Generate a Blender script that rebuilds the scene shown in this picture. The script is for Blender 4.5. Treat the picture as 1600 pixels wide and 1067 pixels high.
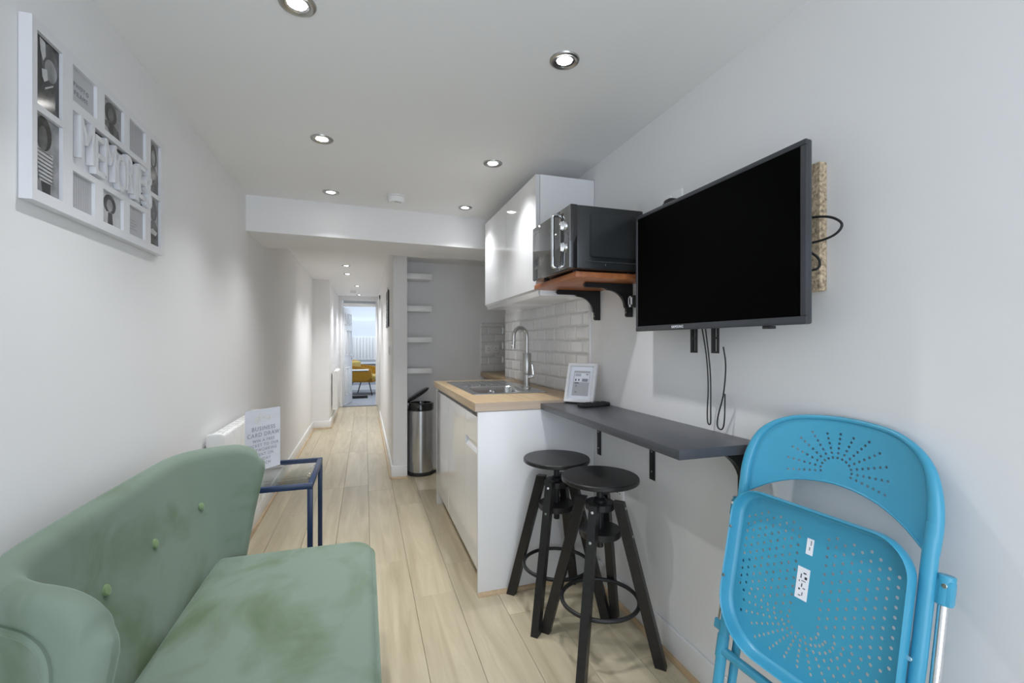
import bpy, bmesh, math, random
from mathutils import Vector, Matrix, geometry
random.seed(7)
for o in list(bpy.data.objects): bpy.data.objects.remove(o)
SC = bpy.context.scene
COL = SC.collection
PI = math.pi

# ------------------------------------------------------------------ camera
FPX, CAMH = 711.0, 1.19
YAW = math.atan(230/711.0)
cd = bpy.data.cameras.new('camera'); cam = bpy.data.objects.new('camera', cd); COL.objects.link(cam)
cd.sensor_width = 36; cd.sensor_fit = 'HORIZONTAL'; cd.lens = 36*FPX/1600; cd.shift_y = 3.5/1600
cd.clip_start = .02; cd.clip_end = 100
cam.location = (0, 0, CAMH); cam.rotation_euler = (PI/2, 0, -YAW)
SC.camera = cam

# ------------------------------------------------------------------ sky, exposure
w = bpy.data.worlds.new('sky'); SC.world = w; w.use_nodes = True
bg = w.node_tree.nodes['Background']; bg.inputs[0].default_value = (.79, .88, 1.0, 1); bg.inputs[1].default_value = 3.15
SC.view_settings.view_transform = 'Standard'; SC.view_settings.look = 'None'
SC.view_settings.gamma = 1; SC.view_settings.use_curve_mapping = False
SC.view_settings.exposure = 0.36
SC.cycles.max_bounces = 14; SC.cycles.diffuse_bounces = 8
LAMP_W = 25.0

def portal(name, loc, rot, sx, sy):
    l = bpy.data.lights.new(name, 'AREA'); l.shape = 'RECTANGLE'; l.size = sx; l.size_y = sy
    l.cycles.is_portal = True
    o = bpy.data.objects.new(name, l); COL.objects.link(o); o.location = loc; o.rotation_euler = rot
portal('window_portal', (.215, -1.02, 1.07), (-PI/2, 0, PI), 1.6, 1.98)
portal('skylight_portal', (.2, 10.9, 2.43), (0, 0, 0), 2.6, 2.4)

# ------------------------------------------------------------------ materials
M = {}
def mat(name, col, rough=.5, metal=0, noise=None, bump=None, coat=0, sheen=0, trans=0, emit=0, spec=.5, alpha=1, ior=1.45):
    """noise=(scale, amount) modulates colour; bump=(scale, strength)"""
    m = bpy.data.materials.new(name); m.use_nodes = True; nt = m.node_tree; N = nt.nodes; L = nt.links
    b = N['Principled BSDF']
    c = tuple(col) + (1,)
    b.inputs['Base Color'].default_value = c; b.inputs['Roughness'].default_value = rough
    b.inputs['Metallic'].default_value = metal; b.inputs['Coat Weight'].default_value = coat
    b.inputs['Coat Roughness'].default_value = .04
    b.inputs['Specular IOR Level'].default_value = spec; b.inputs['IOR'].default_value = ior
    if sheen:
        b.inputs['Sheen Weight'].default_value = sheen; b.inputs['Sheen Roughness'].default_value = .35
        b.inputs['Sheen Tint'].default_value = (.75, .95, .85, 1)
    if trans: b.inputs['Transmission Weight'].default_value = trans
    if emit:
        b.inputs['Emission Color'].default_value = c; b.inputs['Emission Strength'].default_value = emit
    if noise or bump: g = N.new('ShaderNodeNewGeometry')
    if noise:
        n = N.new('ShaderNodeTexNoise'); n.inputs['Scale'].default_value = noise[0]; n.inputs['Detail'].default_value = 5
        L.new(g.outputs['Position'], n.inputs['Vector'])
        r = N.new('ShaderNodeValToRGB'); a = noise[1]
        r.color_ramp.elements[0].position = .3; r.color_ramp.elements[1].position = .7
        r.color_ramp.elements[0].color = tuple(max(0, x*(1-a)) for x in col)+(1,)
        r.color_ramp.elements[1].color = tuple(min(1, x*(1+a)) for x in col)+(1,)
        L.new(n.outputs[0], r.inputs[0]); L.new(r.outputs[0], b.inputs['Base Color'])
    if bump:
        n2 = N.new('ShaderNodeTexNoise'); n2.inputs['Scale'].default_value = bump[0]; n2.inputs['Detail'].default_value = 3
        L.new(g.outputs['Position'], n2.inputs['Vector'])
        bp = N.new('ShaderNodeBump'); bp.inputs['Strength'].default_value = bump[1]; bp.inputs['Distance'].default_value = .01
        L.new(n2.outputs[0], bp.inputs['Height']); L.new(bp.outputs[0], b.inputs['Normal'])
    M[name] = m
    return m
def wood(name, c1, c2, axis, rough=.45, scale=1.0, vary=.10, c3=None, coat=0):
    m = bpy.data.materials.new(name); m.use_nodes = True; nt = m.node_tree; N = nt.nodes; L = nt.links
    b = N['Principled BSDF']; b.inputs['Roughness'].default_value = rough; b.inputs['Coat Weight'].default_value = coat
    g = N.new('ShaderNodeNewGeometry'); oi = N.new('ShaderNodeObjectInfo')
    mp = N.new('ShaderNodeMapping'); s = [14*scale]*3; s[axis] = 1.1*scale; mp.inputs['Scale'].default_value = s
    add = N.new('ShaderNodeVectorMath'); add.operation = 'ADD'
    mul = N.new('ShaderNodeMath'); mul.operation = 'MULTIPLY'; mul.inputs[1].default_value = 37
    L.new(oi.outputs['Random'], mul.inputs[0]); L.new(g.outputs['Position'], add.inputs[0])
    cb = N.new('ShaderNodeCombineXYZ')
    for i in range(3): L.new(mul.outputs[0], cb.inputs[i])
    L.new(cb.outputs[0], add.inputs[1]); L.new(add.outputs[0], mp.inputs['Vector'])
    n = N.new('ShaderNodeTexNoise'); n.inputs['Scale'].default_value = 1; n.inputs['Detail'].default_value = 7; n.inputs['Roughness'].default_value = .62
    n.inputs['Distortion'].default_value = .9
    L.new(mp.outputs[0], n.inputs['Vector'])
    r = N.new('ShaderNodeValToRGB'); e = r.color_ramp.elements
    e[0].position = .3; e[0].color = tuple(c1)+(1,); e[1].position = .68; e[1].color = tuple(c2)+(1,)
    L.new(n.outputs[0], r.inputs[0])
    n3 = N.new('ShaderNodeTexNoise'); n3.inputs['Scale'].default_value = 2.3; L.new(add.outputs[0], n3.inputs['Vector'])
    hv = N.new('ShaderNodeHueSaturation')
    ma = N.new('ShaderNodeMath'); ma.operation = 'ADD'; L.new(oi.outputs['Random'], ma.inputs[0]); L.new(n3.outputs[0], ma.inputs[1])
    mr = N.new('ShaderNodeMapRange'); mr.inputs['From Max'].default_value = 2; mr.inputs['To Min'].default_value = 1-vary; mr.inputs['To Max'].default_value = 1+vary
    L.new(ma.outputs[0], mr.inputs['Value']); L.new(mr.outputs[0], hv.inputs['Value']); L.new(r.outputs[0], hv.inputs['Color'])
    L.new(hv.outputs[0], b.inputs['Base Color'])
    bp = N.new('ShaderNodeBump'); bp.inputs['Strength'].default_value = .06; bp.inputs['Distance'].default_value = .004
    L.new(n.outputs[0], bp.inputs['Height']); L.new(bp.outputs[0], b.inputs['Normal'])
    M[name] = m
def velvet(name, dark, light):
    m = bpy.data.materials.new(name); m.use_nodes = True; nt = m.node_tree; N = nt.nodes; L = nt.links
    b = N['Principled BSDF']; b.inputs['Roughness'].default_value = .75
    b.inputs['Sheen Weight'].default_value = .35; b.inputs['Sheen Roughness'].default_value = .3; b.inputs['Sheen Tint'].default_value = (.72, .92, .82, 1)
    b.inputs['Specular IOR Level'].default_value = .2
    g = N.new('ShaderNodeNewGeometry')
    mp = N.new('ShaderNodeMapping'); mp.inputs['Scale'].default_value = (5, 3.4, 5); L.new(g.outputs['Position'], mp.inputs['Vector'])
    n = N.new('ShaderNodeTexNoise'); n.inputs['Scale'].default_value = 1; n.inputs['Detail'].default_value = 4; n.inputs['Distortion'].default_value = .5
    L.new(mp.outputs[0], n.inputs['Vector'])
    r = N.new('ShaderNodeValToRGB'); e = r.color_ramp.elements
    e[0].position = .31; e[0].color = tuple(dark)+(1,); e[1].position = .52; e[1].color = tuple(light)+(1,)
    L.new(n.outputs[0], r.inputs[0]); L.new(r.outputs[0], b.inputs['Base Color'])
    n2 = N.new('ShaderNodeTexNoise'); n2.inputs['Scale'].default_value = 420; L.new(g.outputs['Position'], n2.inputs['Vector'])
    bp = N.new('ShaderNodeBump'); bp.inputs['Strength'].default_value = .10; bp.inputs['Distance'].default_value = .003
    L.new(n2.outputs[0], bp.inputs['Height']); L.new(bp.outputs[0], b.inputs['Normal'])
    M[name] = m

mat('wall_paint', (.78, .775, .775), .62, noise=(1.2, .015), bump=(38, .05))
mat('ceiling_paint', (.80, .80, .80), .75, noise=(1.0, .01))
mat('white_gloss', (.80, .80, .81), .22, bump=(60, .01))
mat('trim_white', (.78, .78, .785), .32, noise=(9, .012))
mat('cab_gloss', (.70, .70, .71), .07, coat=.6, noise=(3, .008))
mat('panel_gloss', (.76, .76, .77), .20, noise=(3, .008))
mat('white_plastic', (.80, .80, .80), .35, noise=(20, .01))
mat('radiator_white', (.80, .795, .78), .3, noise=(12, .01))
mat('tile_glaze', (.70, .70, .70), .09, coat=.5, noise=(14, .012))
mat('grout', (.62, .61, .60), .85, noise=(60, .05))
mat('dark_gap', (.05, .05, .05), .7, noise=(30, .3))
wood('plank_oak', (.37, .312, .205), (.535, .470, .335), 1, rough=.34, vary=.10)
wood('beading_oak', (.42, .29, .16), (.55, .41, .25), 1, rough=.4, scale=1.6)
wood('worktop_oak', (.36, .245, .130), (.50, .375, .225), 1, rough=.35, scale=1.4, vary=.05)
wood('worktop_end_oak', (.50, .385, .29), (.62, .50, .40), 0, rough=.5, scale=1.6, vary=.05)
wood('cherry_wood', (.33, .105, .035), (.46, .17, .06), 1, rough=.32, scale=1.5, vary=.05)
mat('desk_laminate', (.062, .064, .072), .32, noise=(700, .30))
mat('black_metal', (.012, .012, .013), .42, noise=(40, .2))
mat('black_wood', (.014, .013, .013), .36, noise=(70, .25), bump=(180, .05))
mat('black_gloss', (.012, .012, .013), .10, coat=.4, noise=(4, .1))
mat('microwave_black', (.018, .020, .021), .22, noise=(5, .15))
mat('mirror_glass', (.22, .225, .23), .04, metal=.85, noise=(3, .02))
mat('chrome', (.82, .83, .85), .09, metal=1, noise=(6, .03))
mat('steel', (.55, .56, .58), .26, metal=1, noise=(9, .08))
mat('brushed_nickel', (.46, .455, .44), .30, metal=1, noise=(8, .05))
mat('sink_steel', (.60, .61, .62), .22, metal=1, noise=(30, .06))
velvet('velvet_green', (.112, .156, .088), (.186, .238, .190))
mat('button_green', (.17, .25, .12), .6, sheen=.3, noise=(40, .1))
mat('navy_metal', (.014, .032, .085), .35, noise=(12, .12))
mat('table_top_grey', (.07, .07, .075), .35, noise=(12, .12))
mat('paper', (.84, .86, .92), .55, noise=(30, .008))
mat('ink_grey', (.28, .29, .33), .7, noise=(60, .05))
mat('ink_gold', (.74, .73, .68), .5, noise=(60, .04))
mat('ink_dark', (.03, .03, .035), .7, noise=(60, .1))
mat('card_grey', (.48, .48, .50), .5, noise=(12, .02))
mat('card_line', (.36, .36, .38), .6, noise=(40, .05))
mat('photo_black', (.035, .035, .037), .12, noise=(22, .6))
mat('photo_dark', (.09, .09, .092), .14, noise=(30, .5))
mat('photo_mid', (.25, .25, .255), .15, noise=(26, .35))
mat('photo_light', (.50, .50, .51), .15, noise=(26, .15))
mat('frame_white', (.72, .72, .745), .35, noise=(10, .015))
mat('turquoise', (.055, .33, .50), .30, coat=.15, noise=(6, .03))
mat('screen', (.0012, .0012, .0013), .5, spec=.03, noise=(3, .05))
mat('tv_bezel', (.045, .048, .055), .32, noise=(8, .06))
mat('chipboard', (.42, .33, .22), .85, noise=(130, .55), bump=(120, .4))
mat('mustard', (.40, .20, .012), .8, sheen=.3, noise=(30, .12))
mat('mustard_pale', (.46, .33, .08), .8, sheen=.3, noise=(30, .1))
mat('carpet_grey', (.30, .31, .33), .95, noise=(180, .25), bump=(260, .5))
mat('far_wall', (.72, .75, .78), .7, noise=(1.1, .012))
mat('far_wall_low', (.42, .43, .47), .7, noise=(1.1, .02))
mat('lamp_glow', (1.0, .98, .94), .4, emit=22)
mat('lamp_glow_dim', (1.0, .98, .94), .4, emit=9)
mat('led_window', (.60, .64, .68), .2, noise=(4, .02))
mat('rubber', (.02, .02, .02), .6, noise=(50, .2))
mat('silver_button', (.50, .50, .52), .35, noise=(40, .05))

def thin_glass(name, tint, gloss=1.0):
    m = bpy.data.materials.new(name); m.use_nodes = True; nt = m.node_tree; N = nt.nodes; L = nt.links
    N.remove(N['Principled BSDF']); out = N['Material Output']
    t = N.new('ShaderNodeBsdfTransparent'); g = N.new('ShaderNodeBsdfGlossy'); g.inputs['Roughness'].default_value = .0
    geo = N.new('ShaderNodeNewGeometry'); nz = N.new('ShaderNodeTexNoise'); nz.inputs['Scale'].default_value = 3; L.new(geo.outputs['Position'], nz.inputs['Vector'])
    rp = N.new('ShaderNodeValToRGB'); rp.color_ramp.elements[0].color = tuple(x*.985 for x in tint)+(1,); rp.color_ramp.elements[1].color = tuple(tint)+(1,)
    L.new(nz.outputs[0], rp.inputs[0]); L.new(rp.outputs[0], t.inputs[0])
    # Schlick reflectance, the same from both sides of the sheet
    dt = N.new('ShaderNodeVectorMath'); dt.operation = 'DOT_PRODUCT'; L.new(geo.outputs['Incoming'], dt.inputs[0]); L.new(geo.outputs['Normal'], dt.inputs[1])
    def mth(op, a, b=None):
        q = N.new('ShaderNodeMath'); q.operation = op
        for i, x in enumerate((a, b)):
            if x is None: continue
            if isinstance(x, (int, float)): q.inputs[i].default_value = x
            else: L.new(x, q.inputs[i])
        return q.outputs[0]
    fr_ = mth('ADD', mth('MULTIPLY', mth('POWER', mth('SUBTRACT', 1.0, mth('ABSOLUTE', dt.outputs['Value'])), 5.0), .96), .04)
    mx = N.new('ShaderNodeMixShader'); L.new(fr_, mx.inputs[0]); L.new(t.outputs[0], mx.inputs[1]); L.new(g.outputs[0], mx.inputs[2]); L.new(mx.outputs[0], out.inputs['Surface'])
    M[name] = m
thin_glass('clear_glass', (.93, .965, .95)); thin_glass('acrylic', (.985, .985, .99))

# ------------------------------------------------------------------ mesh helpers
class MB:
    """collects shapes into one mesh"""
    def __init__(s): s.v = []; s.f = []
    def add(s, vs, fs, mx=None):
        n = len(s.v)
        s.v += [tuple(mx @ Vector(p)) if mx else tuple(p) for p in vs]; s.f += [tuple(i+n for i in f) for f in fs]; return s
    def bm(s, b, mx=None):
        b.verts.index_update(); s.add([v.co[:] for v in b.verts], [[v.index for v in f.verts] for f in b.faces], mx); b.free(); return s
    def box(s, a, b, bev=0, seg=2, mx=None):
        B = bmesh.new(); bmesh.ops.create_cube(B, size=1)
        for v in B.verts: v.co = Vector([(a[i]+b[i])/2 + v.co[i]*(b[i]-a[i]) for i in range(3)])
        if bev: bmesh.ops.bevel(B, geom=B.edges[:], offset=min(bev, .49*min(abs(b[i]-a[i]) for i in range(3))), segments=seg, profile=.5, affect='EDGES')
        return s.bm(B, mx)
    def prism(s, pts, z0, z1, mx=None, bev=0):
        """polygon in xy extruded along z"""
        B = bmesh.new()
        f = B.faces.new([B.verts.new((p[0], p[1], z0)) for p in pts])
        r = bmesh.ops.extrude_face_region(B, geom=[f])
        for e in r['geom']:
            if isinstance(e, bmesh.types.BMVert): e.co.z = z1
        bmesh.ops.recalc_face_normals(B, faces=B.faces[:])
        if bev: bmesh.ops.bevel(B, geom=[e for e in B.edges if abs(e.verts[0].co.z-e.verts[1].co.z) < 1e-6], offset=bev, segments=2, affect='EDGES')
        return s.bm(B, mx)
    def lathe(s, prof, n=32, mx=None, a0=0, a1=2*PI):
        """prof: list of (r, z); axis z"""
        vs = []; fs = []; k = len(prof)
        full = abs(a1-a0-2*PI) < 1e-6; m = n if full else n+1
        for i in range(m):
            a = a0+(a1-a0)*i/n
            for r, z in prof: vs.append((r*math.cos(a), r*math.sin(a), z))
        for i in range(n):
            j = (i+1) % m
            for q in range(k-1): fs.append((i*k+q, j*k+q, j*k+q+1, i*k+q+1))
        B = bmesh.new(); bv = [B.verts.new(p) for p in vs]
        for f in fs:
            try: B.faces.new([bv[i] for i in f])
            except ValueError: pass
        bmesh.ops.remove_doubles(B, verts=B.verts[:], dist=1e-6)
        bmesh.ops.dissolve_degenerate(B, edges=B.edges[:], dist=1e-7)
        bmesh.ops.recalc_face_normals(B, faces=B.faces[:])
        return s.bm(B, mx)
    def cyl(s, p, q, r, n=20, r2=None):
        p = Vector(p); q = Vector(q); d = q-p; L = d.length; r2 = r if r2 is None else r2
        mx = Matrix.Translation(p) @ d.to_track_quat('Z', 'Y').to_matrix().to_4x4()
        e = min(r, r2, L)*.12
        return s.lathe([(0, 0), (r-e, 0), (r, e), (r2, L-e), (r2-e, L), (0, L)], n, mx)
    def tube(s, pts, r, n=10, closed=False, rz=None):
        P = [Vector(p) for p in pts]; m = len(P); vs = []; fs = []
        up = None
        for i in range(m):
            if closed: t = P[(i+1) % m]-P[i-1]
            else: t = P[min(i+1, m-1)]-P[max(i-1, 0)]
            t.normalize()
            if up is None:
                up = Vector((0, 0, 1)) if abs(t.z) < .9 else Vector((1, 0, 0))
            x = t.cross(up).normalized(); y = x.cross(t).normalized(); up = y
            rr = r[i] if isinstance(r, (list, tuple)) else r
            for k in range(n):
                a = 2*PI*k/n; vs.append(P[i]+x*(rr*math.cos(a))+y*((rz or rr)*math.sin(a)))
        for i in range(m if closed else m-1):
            j = (i+1) % m
            for k in range(n): fs.append((i*n+k, i*n+(k+1) % n, j*n+(k+1) % n, j*n+k))
        if not closed: fs += [tuple(range(n))[::-1], tuple((m-1)*n+k for k in range(n))]
        return s.add(vs, fs)
    def loft(s, rings, cap=True, closed=True):
        n = len(rings[0]); vs = [p for r in rings for p in r]; fs = []
        for i in range(len(rings)-1):
            for k in range(n if closed else n-1): fs.append((i*n+k, i*n+(k+1) % n, (i+1)*n+(k+1) % n, (i+1)*n+k))
        if cap: fs += [tuple(range(n))[::-1], tuple((len(rings)-1)*n+k for k in range(n))]
        return s.add(vs, fs)
def smooth_path(pts, k=8, closed=False):
    """Catmull-Rom through points"""
    P = [Vector(p) for p in pts]; n = len(P); out = []
    for i in range(n if closed else n-1):
        g = lambda j: P[j % n] if closed else P[max(0, min(n-1, j))]
        a, b, c, d = g(i-1), g(i), g(i+1), g(i+2)
        for q in range(k):
            t = q/k; out.append(.5*((2*b)+(c-a)*t+(2*a-5*b+4*c-d)*t*t+(3*b-a-3*c+d)*t**3))
    if not closed: out.append(P[-1])
    return out
def rrect(x0, x1, y0, y1, r, n=6):
    out = []; rs = r if isinstance(r, (list, tuple)) else [r]*4
    for (cx, cy, a, q) in ((x1-rs[0], y1-rs[0], 0, rs[0]), (x0+rs[1], y1-rs[1], PI/2, rs[1]), (x0+rs[2], y0+rs[2], PI, rs[2]), (x1-rs[3], y0+rs[3], 1.5*PI, rs[3])):
        for i in range(n+1): out.append((cx+q*math.cos(a+PI/2*i/n), cy+q*math.sin(a+PI/2*i/n)))
    return out
ORG = {}
def mesh_of(mb, name, ang=35, flat=False):
    me = bpy.data.meshes.new(name); me.from_pydata(mb.v, [], mb.f); me.update()
    B = bmesh.new(); B.from_mesh(me); bmesh.ops.recalc_face_normals(B, faces=B.faces[:]); B.to_mesh(me); B.free()
    if not flat:
        for p in me.polygons: p.use_smooth = True
        me.set_sharp_from_angle(angle=math.radians(ang))
    return me
def link(name, me, m, parent=None):
    o = bpy.data.objects.new(name, me); COL.objects.link(o)
    if m and not me.materials: me.materials.append(M[m])
    if parent: o.parent = parent
    return o
def root_of(o):
    while o.parent: o = o.parent
    return o
def part(name, mb, m, parent=None, ang=35, flat=False, kind=None):
    """mesh given in world coordinates, or in the local ones of a thing made with local=True"""
    me = mesh_of(mb, name, ang, flat)
    if parent:
        off = ORG.get(root_of(parent).name)
        if off and any(off): me.transform(Matrix.Translation(-Vector(off)))
    o = link(name, me, m, parent)
    if kind: o['kind'] = kind
    return o
def tag(o, label, cat, group=None):
    o['label'] = label; o['category'] = cat
    if group: o['group'] = group
    return o
def thing(name, label, cat, loc=(0, 0, 0), group=None, rot=(0, 0, 0), local=False):
    o = bpy.data.objects.new(name, None); COL.objects.link(o); o.location = loc; o.rotation_euler = rot
    o.empty_display_size = .05
    ORG[o.name] = None if local else tuple(loc)
    return tag(o, label, cat, group)
def struct(name, mb, m, flat=True):
    o = part(name, mb, m, flat=flat); o['kind'] = 'structure'; return o
def dup(root, loc, label=None, rotz=None):
    r = root.copy(); COL.objects.link(r); r.location = loc
    if rotz is not None: r.rotation_euler = (0, 0, rotz)
    if label: r['label'] = label
    for ch in list(root.children):
        c = ch.copy(); COL.objects.link(c); c.parent = r
        for g in list(ch.children):
            d = g.copy(); COL.objects.link(d); d.parent = c
    return r
def text_mb(txt, size, ext=0, font_space=1.0, bevel=0, off=0):
    cu = bpy.data.curves.new('t', 'FONT'); cu.body = txt; cu.size = size; cu.extrude = ext; cu.space_character = font_space
    cu.align_x = 'CENTER'; cu.align_y = 'CENTER'; cu.resolution_u = 4; cu.bevel_depth = bevel; cu.offset = off
    o = bpy.data.objects.new('t', cu); COL.objects.link(o)
    dg = bpy.context.evaluated_depsgraph_get(); me = bpy.data.meshes.new_from_object(o.evaluated_get(dg))
    mb = MB().add([v.co[:] for v in me.vertices], [tuple(p.vertices) for p in me.polygons])
    bpy.data.objects.remove(o); bpy.data.curves.remove(cu); bpy.data.meshes.remove(me)
    return mb
def placed(mb, mx):
    mb.v = [tuple(mx @ Vector(p)) for p in mb.v]; return mb
def frame_mx(o, ex, ey):
    ex = Vector(ex).normalized(); ey = Vector(ey); ez = ex.cross(ey).normalized(); ey = ez.cross(ex)
    m = Matrix((ex, ey, ez)).transposed().to_4x4(); m.translation = Vector(o); return m

XL, XR, ZC = -.69, 1.12, 2.10     # left wall, right wall, ceiling
YB = -1.0                         # wall behind the camera
Y_END = 9.12                      # corridor end wall
# ------------------------------------------------------------------ floor with its planks
fl = struct('floor', MB().box((-.8, YB-.1, -.1), (1.85, Y_END, -.012)), 'dark_gap')
PW, PL = .192, 1.285
cache = {}
def plank(x0, x1, y0, y1):
    key = (round(x1-x0, 4), round(y1-y0, 4))
    if key not in cache:
        a, b = (x1-x0)/2-.0006, (y1-y0)/2-.0006
        cache[key] = mesh_of(MB().box((-a, -b, -.012), (a, b, 0), .0012, 1), 'plank')
    o = link('plank', cache[key], 'plank_oak', fl); o.location = ((x0+x1)/2, (y0+y1)/2, 0)
offs = {-5: .30, -4: .9, -3: .15, -2: 4.02-3*PL, -1: 3.85-2*PL, 0: 2.17, 1: 2.45, 2: .62, 3: 1.1, 4: .2, 5: .8, 6: .4, 7: 1.0}
for k in range(-5, 8):
    x0 = .22+PW*k; x1 = x0+PW
    cuts = [offs[k]+PL*j for j in range(-4, 9)]
    if x0 < .30: hi, lo = Y_END, YB
    elif x0 < XR-.05: hi, lo = 4.40, YB
    else: hi, lo = 4.40, 3.64
    a, b = max(x0, XL), min(x1, 1.75)
    if b-a < .01: continue
    ys = [lo]+[c for c in cuts if lo+.02 < c < hi-.02]+[hi]
    for i in range(len(ys)-1): plank(a, b, ys[i], ys[i+1])

# ------------------------------------------------------------------ walls and ceilings
struct('wall_left', MB().box((XL-.1, YB-.1, -.1), (XL, 6.885, 2.3)).box((XL-.1, 6.885, -.1), (-.475, 7.0, 2.3)).box((XL-.1, 7.0, -.1), (-.475, Y_END, 2.3)), 'wall_paint')
wr = struct('wall_right', MB().box((XR, YB-.1, -.1), (XR+.1, 3.63, 2.3)), 'wall_paint')
struct('wall_partition', MB().box((.238, 4.15, -.1), (.36, Y_END, 2.3)), 'wall_paint')
wa = struct('wall_alcove', MB().box((.36, 4.40, -.1), (1.85, 4.5, 2.3)).box((1.75, 3.53, -.1), (1.85, 4.40, 2.3)).box((XR+.1, 3.53, -.1), (1.75, 3.63, 2.3)), 'wall_paint')
WX0, WX1, WZ0, WZ1 = -.585, 1.015, .08, 2.06
struct('wall_rear', MB().box((XL-.1, YB-.1, -.1), (WX0, YB, 2.3)).box((WX1, YB-.1, -.1), (XR+.1, YB, 2.3)).box((WX0, YB-.1, WZ1), (WX1, YB, 2.3)).box((WX0, YB-.1, -.1), (WX1, YB, WZ0)), 'wall_paint')
wn = struct('window_1', MB().box((WX0, YB-.08, WZ0), (WX0+.05, YB-.02, WZ1), .004).box((WX1-.05, YB-.08, WZ0), (WX1, YB-.02, WZ1), .004).box((.19, YB-.08, WZ0), (.24, YB-.02, WZ1), .004)
            .box((WX0, YB-.08, WZ0), (WX1, YB-.02, WZ0+.05), .004).box((WX0, YB-.08, WZ1-.05), (WX1, YB-.02, WZ1), .004), 'trim_white')
struct('ceiling', MB().box((XL-.1, YB-.1, ZC), (XR+.1, 3.4, ZC+.15)).box((XL-.1, 3.4, 2.09), (1.85, 4.16, ZC+.15)).box((XL-.1, 4.16, 2.09), (.36, Y_END+.1, ZC+.15))
       .box((.36, 4.16, 1.965), (1.85, 4.5, ZC+.15)), 'ceiling_paint')
struct('ceiling_beam', MB().prism([(XL, 3.14), (1.75, 3.27), (1.75, 3.67), (XL, 3.66)], 1.88, 2.12), 'wall_paint')
# end wall with doorway and transom light
DX0, DX1, DZ = -.40, .20, 1.90
struct('wall_end', MB().box((-.55, Y_END, -.1), (DX0-.04, Y_END+.1, 2.3)).box((DX1+.035, Y_END, -.1), (.40, Y_END+.1, 2.3)).box((DX0-.04, Y_END, 2.03), (DX1+.035, Y_END+.1, 2.3)), 'wall_paint')
struct('trim_1', MB().box((DX0-.04, Y_END-.012, 0), (DX0, Y_END+.11, 2.03), .004).box((DX1, Y_END-.012, 0), (DX1+.035, Y_END+.11, 2.03), .004)
       .box((DX0, Y_END-.012, DZ), (DX1, Y_END+.11, DZ+.055), .004).box((DX0, Y_END-.012, 2.005), (DX1, Y_END+.11, 2.03), .003), 'trim_white')
struct('window_2', MB().box((DX0+.02, Y_END+.04, DZ+.055), (DX1, Y_END+.05, 2.005)), 'led_window')
struct('trim_2', MB().box((DX0-.04, Y_END-.02, 0), (DX1+.03, Y_END+.06, .006), .002), 'table_top_grey')
# far room
struct('floor_carpet', MB().box((-2.2, Y_END, -.1), (2.6, 12.7, .002)), 'carpet_grey')
struct('wall_far_left', MB().box((-2.3, Y_END+.1, -.1), (-2.2, 12.7, 2.6)), 'far_wall')
struct('wall_far_right', MB().box((2.6, Y_END+.1, -.1), (2.7, 12.7, 2.6)), 'far_wall')
struct('wall_far_front', MB().box((-2.3, Y_END+.1, 2.03), (2.7, Y_END+.12, 2.6)).box((-2.3, Y_END+.1, -.1), (-.55, Y_END+.12, 2.1)).box((.36, Y_END+.1, -.1), (2.7, Y_END+.12, 2.1)), 'far_wall')
struct('wall_far', MB().box((-2.3, 12.5, -.1), (2.7, 12.6, 2.6)).box((-2.2, 12.42, .70), (2.6, 12.5, 1.80)), 'far_wall')
struct('wall_far_low', MB().box((-2.2, 12.36, .0), (2.6, 12.5, .67)), 'far_wall_low')
struct('trim_3', MB().box((-2.2, 12.30, .67), (2.6, 12.5, .70), .005), 'trim_white')
struct('baseboard_far', MB().box((-2.2, 12.345, .0), (2.6, 12.36, .12), .004), 'trim_white')
struct('ceiling_far', MB().box((-2.3, Y_END+.1, 2.45), (-1.1, 12.7, 2.6)).box((1.5, Y_END+.1, 2.45), (2.7, 12.7, 2.6)).box((-1.1, Y_END+.1, 2.45), (1.5, 9.7, 2.6)).box((-1.1, 12.1, 2.45), (1.5, 12.7, 2.6)), 'ceiling_paint')

# skirting boards and oak beading
SK, QR = .015, .016
def skirt(name, a, b, n, h=.11):
    """a->b along the wall foot, n = unit normal into the room"""
    ax, ay = a; bx, by = b
    lo = (min(ax, bx, ax+n[0]*SK, bx+n[0]*SK), min(ay, by, ay+n[1]*SK, by+n[1]*SK), 0); hi = (max(ax, bx, ax+n[0]*SK, bx+n[0]*SK), max(ay, by, ay+n[1]*SK, by+n[1]*SK), h)
    return struct(name, MB().box(lo, hi, .005), 'trim_white', flat=False)
trim_n = [3]
def bead(a, b, n):
    trim_n[0] += 1
    pts = [(0, 0), (QR, 0), (QR*.92, QR*.45), (QR*.6, QR*.85), (0, QR)]
    a = Vector((a[0]+n[0]*SK, a[1]+n[1]*SK, 0)); b = Vector((b[0]+n[0]*SK, b[1]+n[1]*SK, 0)); nn = Vector((n[0], n[1], 0))
    r = [[tuple(p+nn*u+Vector((0, 0, v+.0003))) for u, v in pts] for p in (a, b)]
    return struct('trim_%d' % trim_n[0], MB().loft(r), 'beading_oak', flat=False)
skirt('baseboard_left', (XL, YB), (XL, 6.87), (1, 0)); bead((XL, YB), (XL, 6.87), (1, 0))
skirt('baseboard_pier', (XL, 6.885), (-.475+SK, 6.885), (0, -1)); bead((XL+SK, 6.885), (-.475+SK, 6.885), (0, -1))
skirt('baseboard_corridor', (-.475, 6.885), (-.475, Y_END), (1, 0)); bead((-.475, 6.885), (-.475, Y_END), (1, 0))
skirt('baseboard_right', (XR, YB), (XR, 2.085), (-1, 0)); bead((XR, YB), (XR, 2.07), (-1, 0))
skirt('baseboard_partition', (.238, 4.15), (.238, 7.62), (-1, 0)); bead((.238, 4.15), (.238, 7.62), (-1, 0))
skirt('baseboard_nib', (.238-SK, 4.15), (.36, 4.15), (0, -1)); bead((.238-SK, 4.15), (.36, 4.15), (0, -1))
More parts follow.
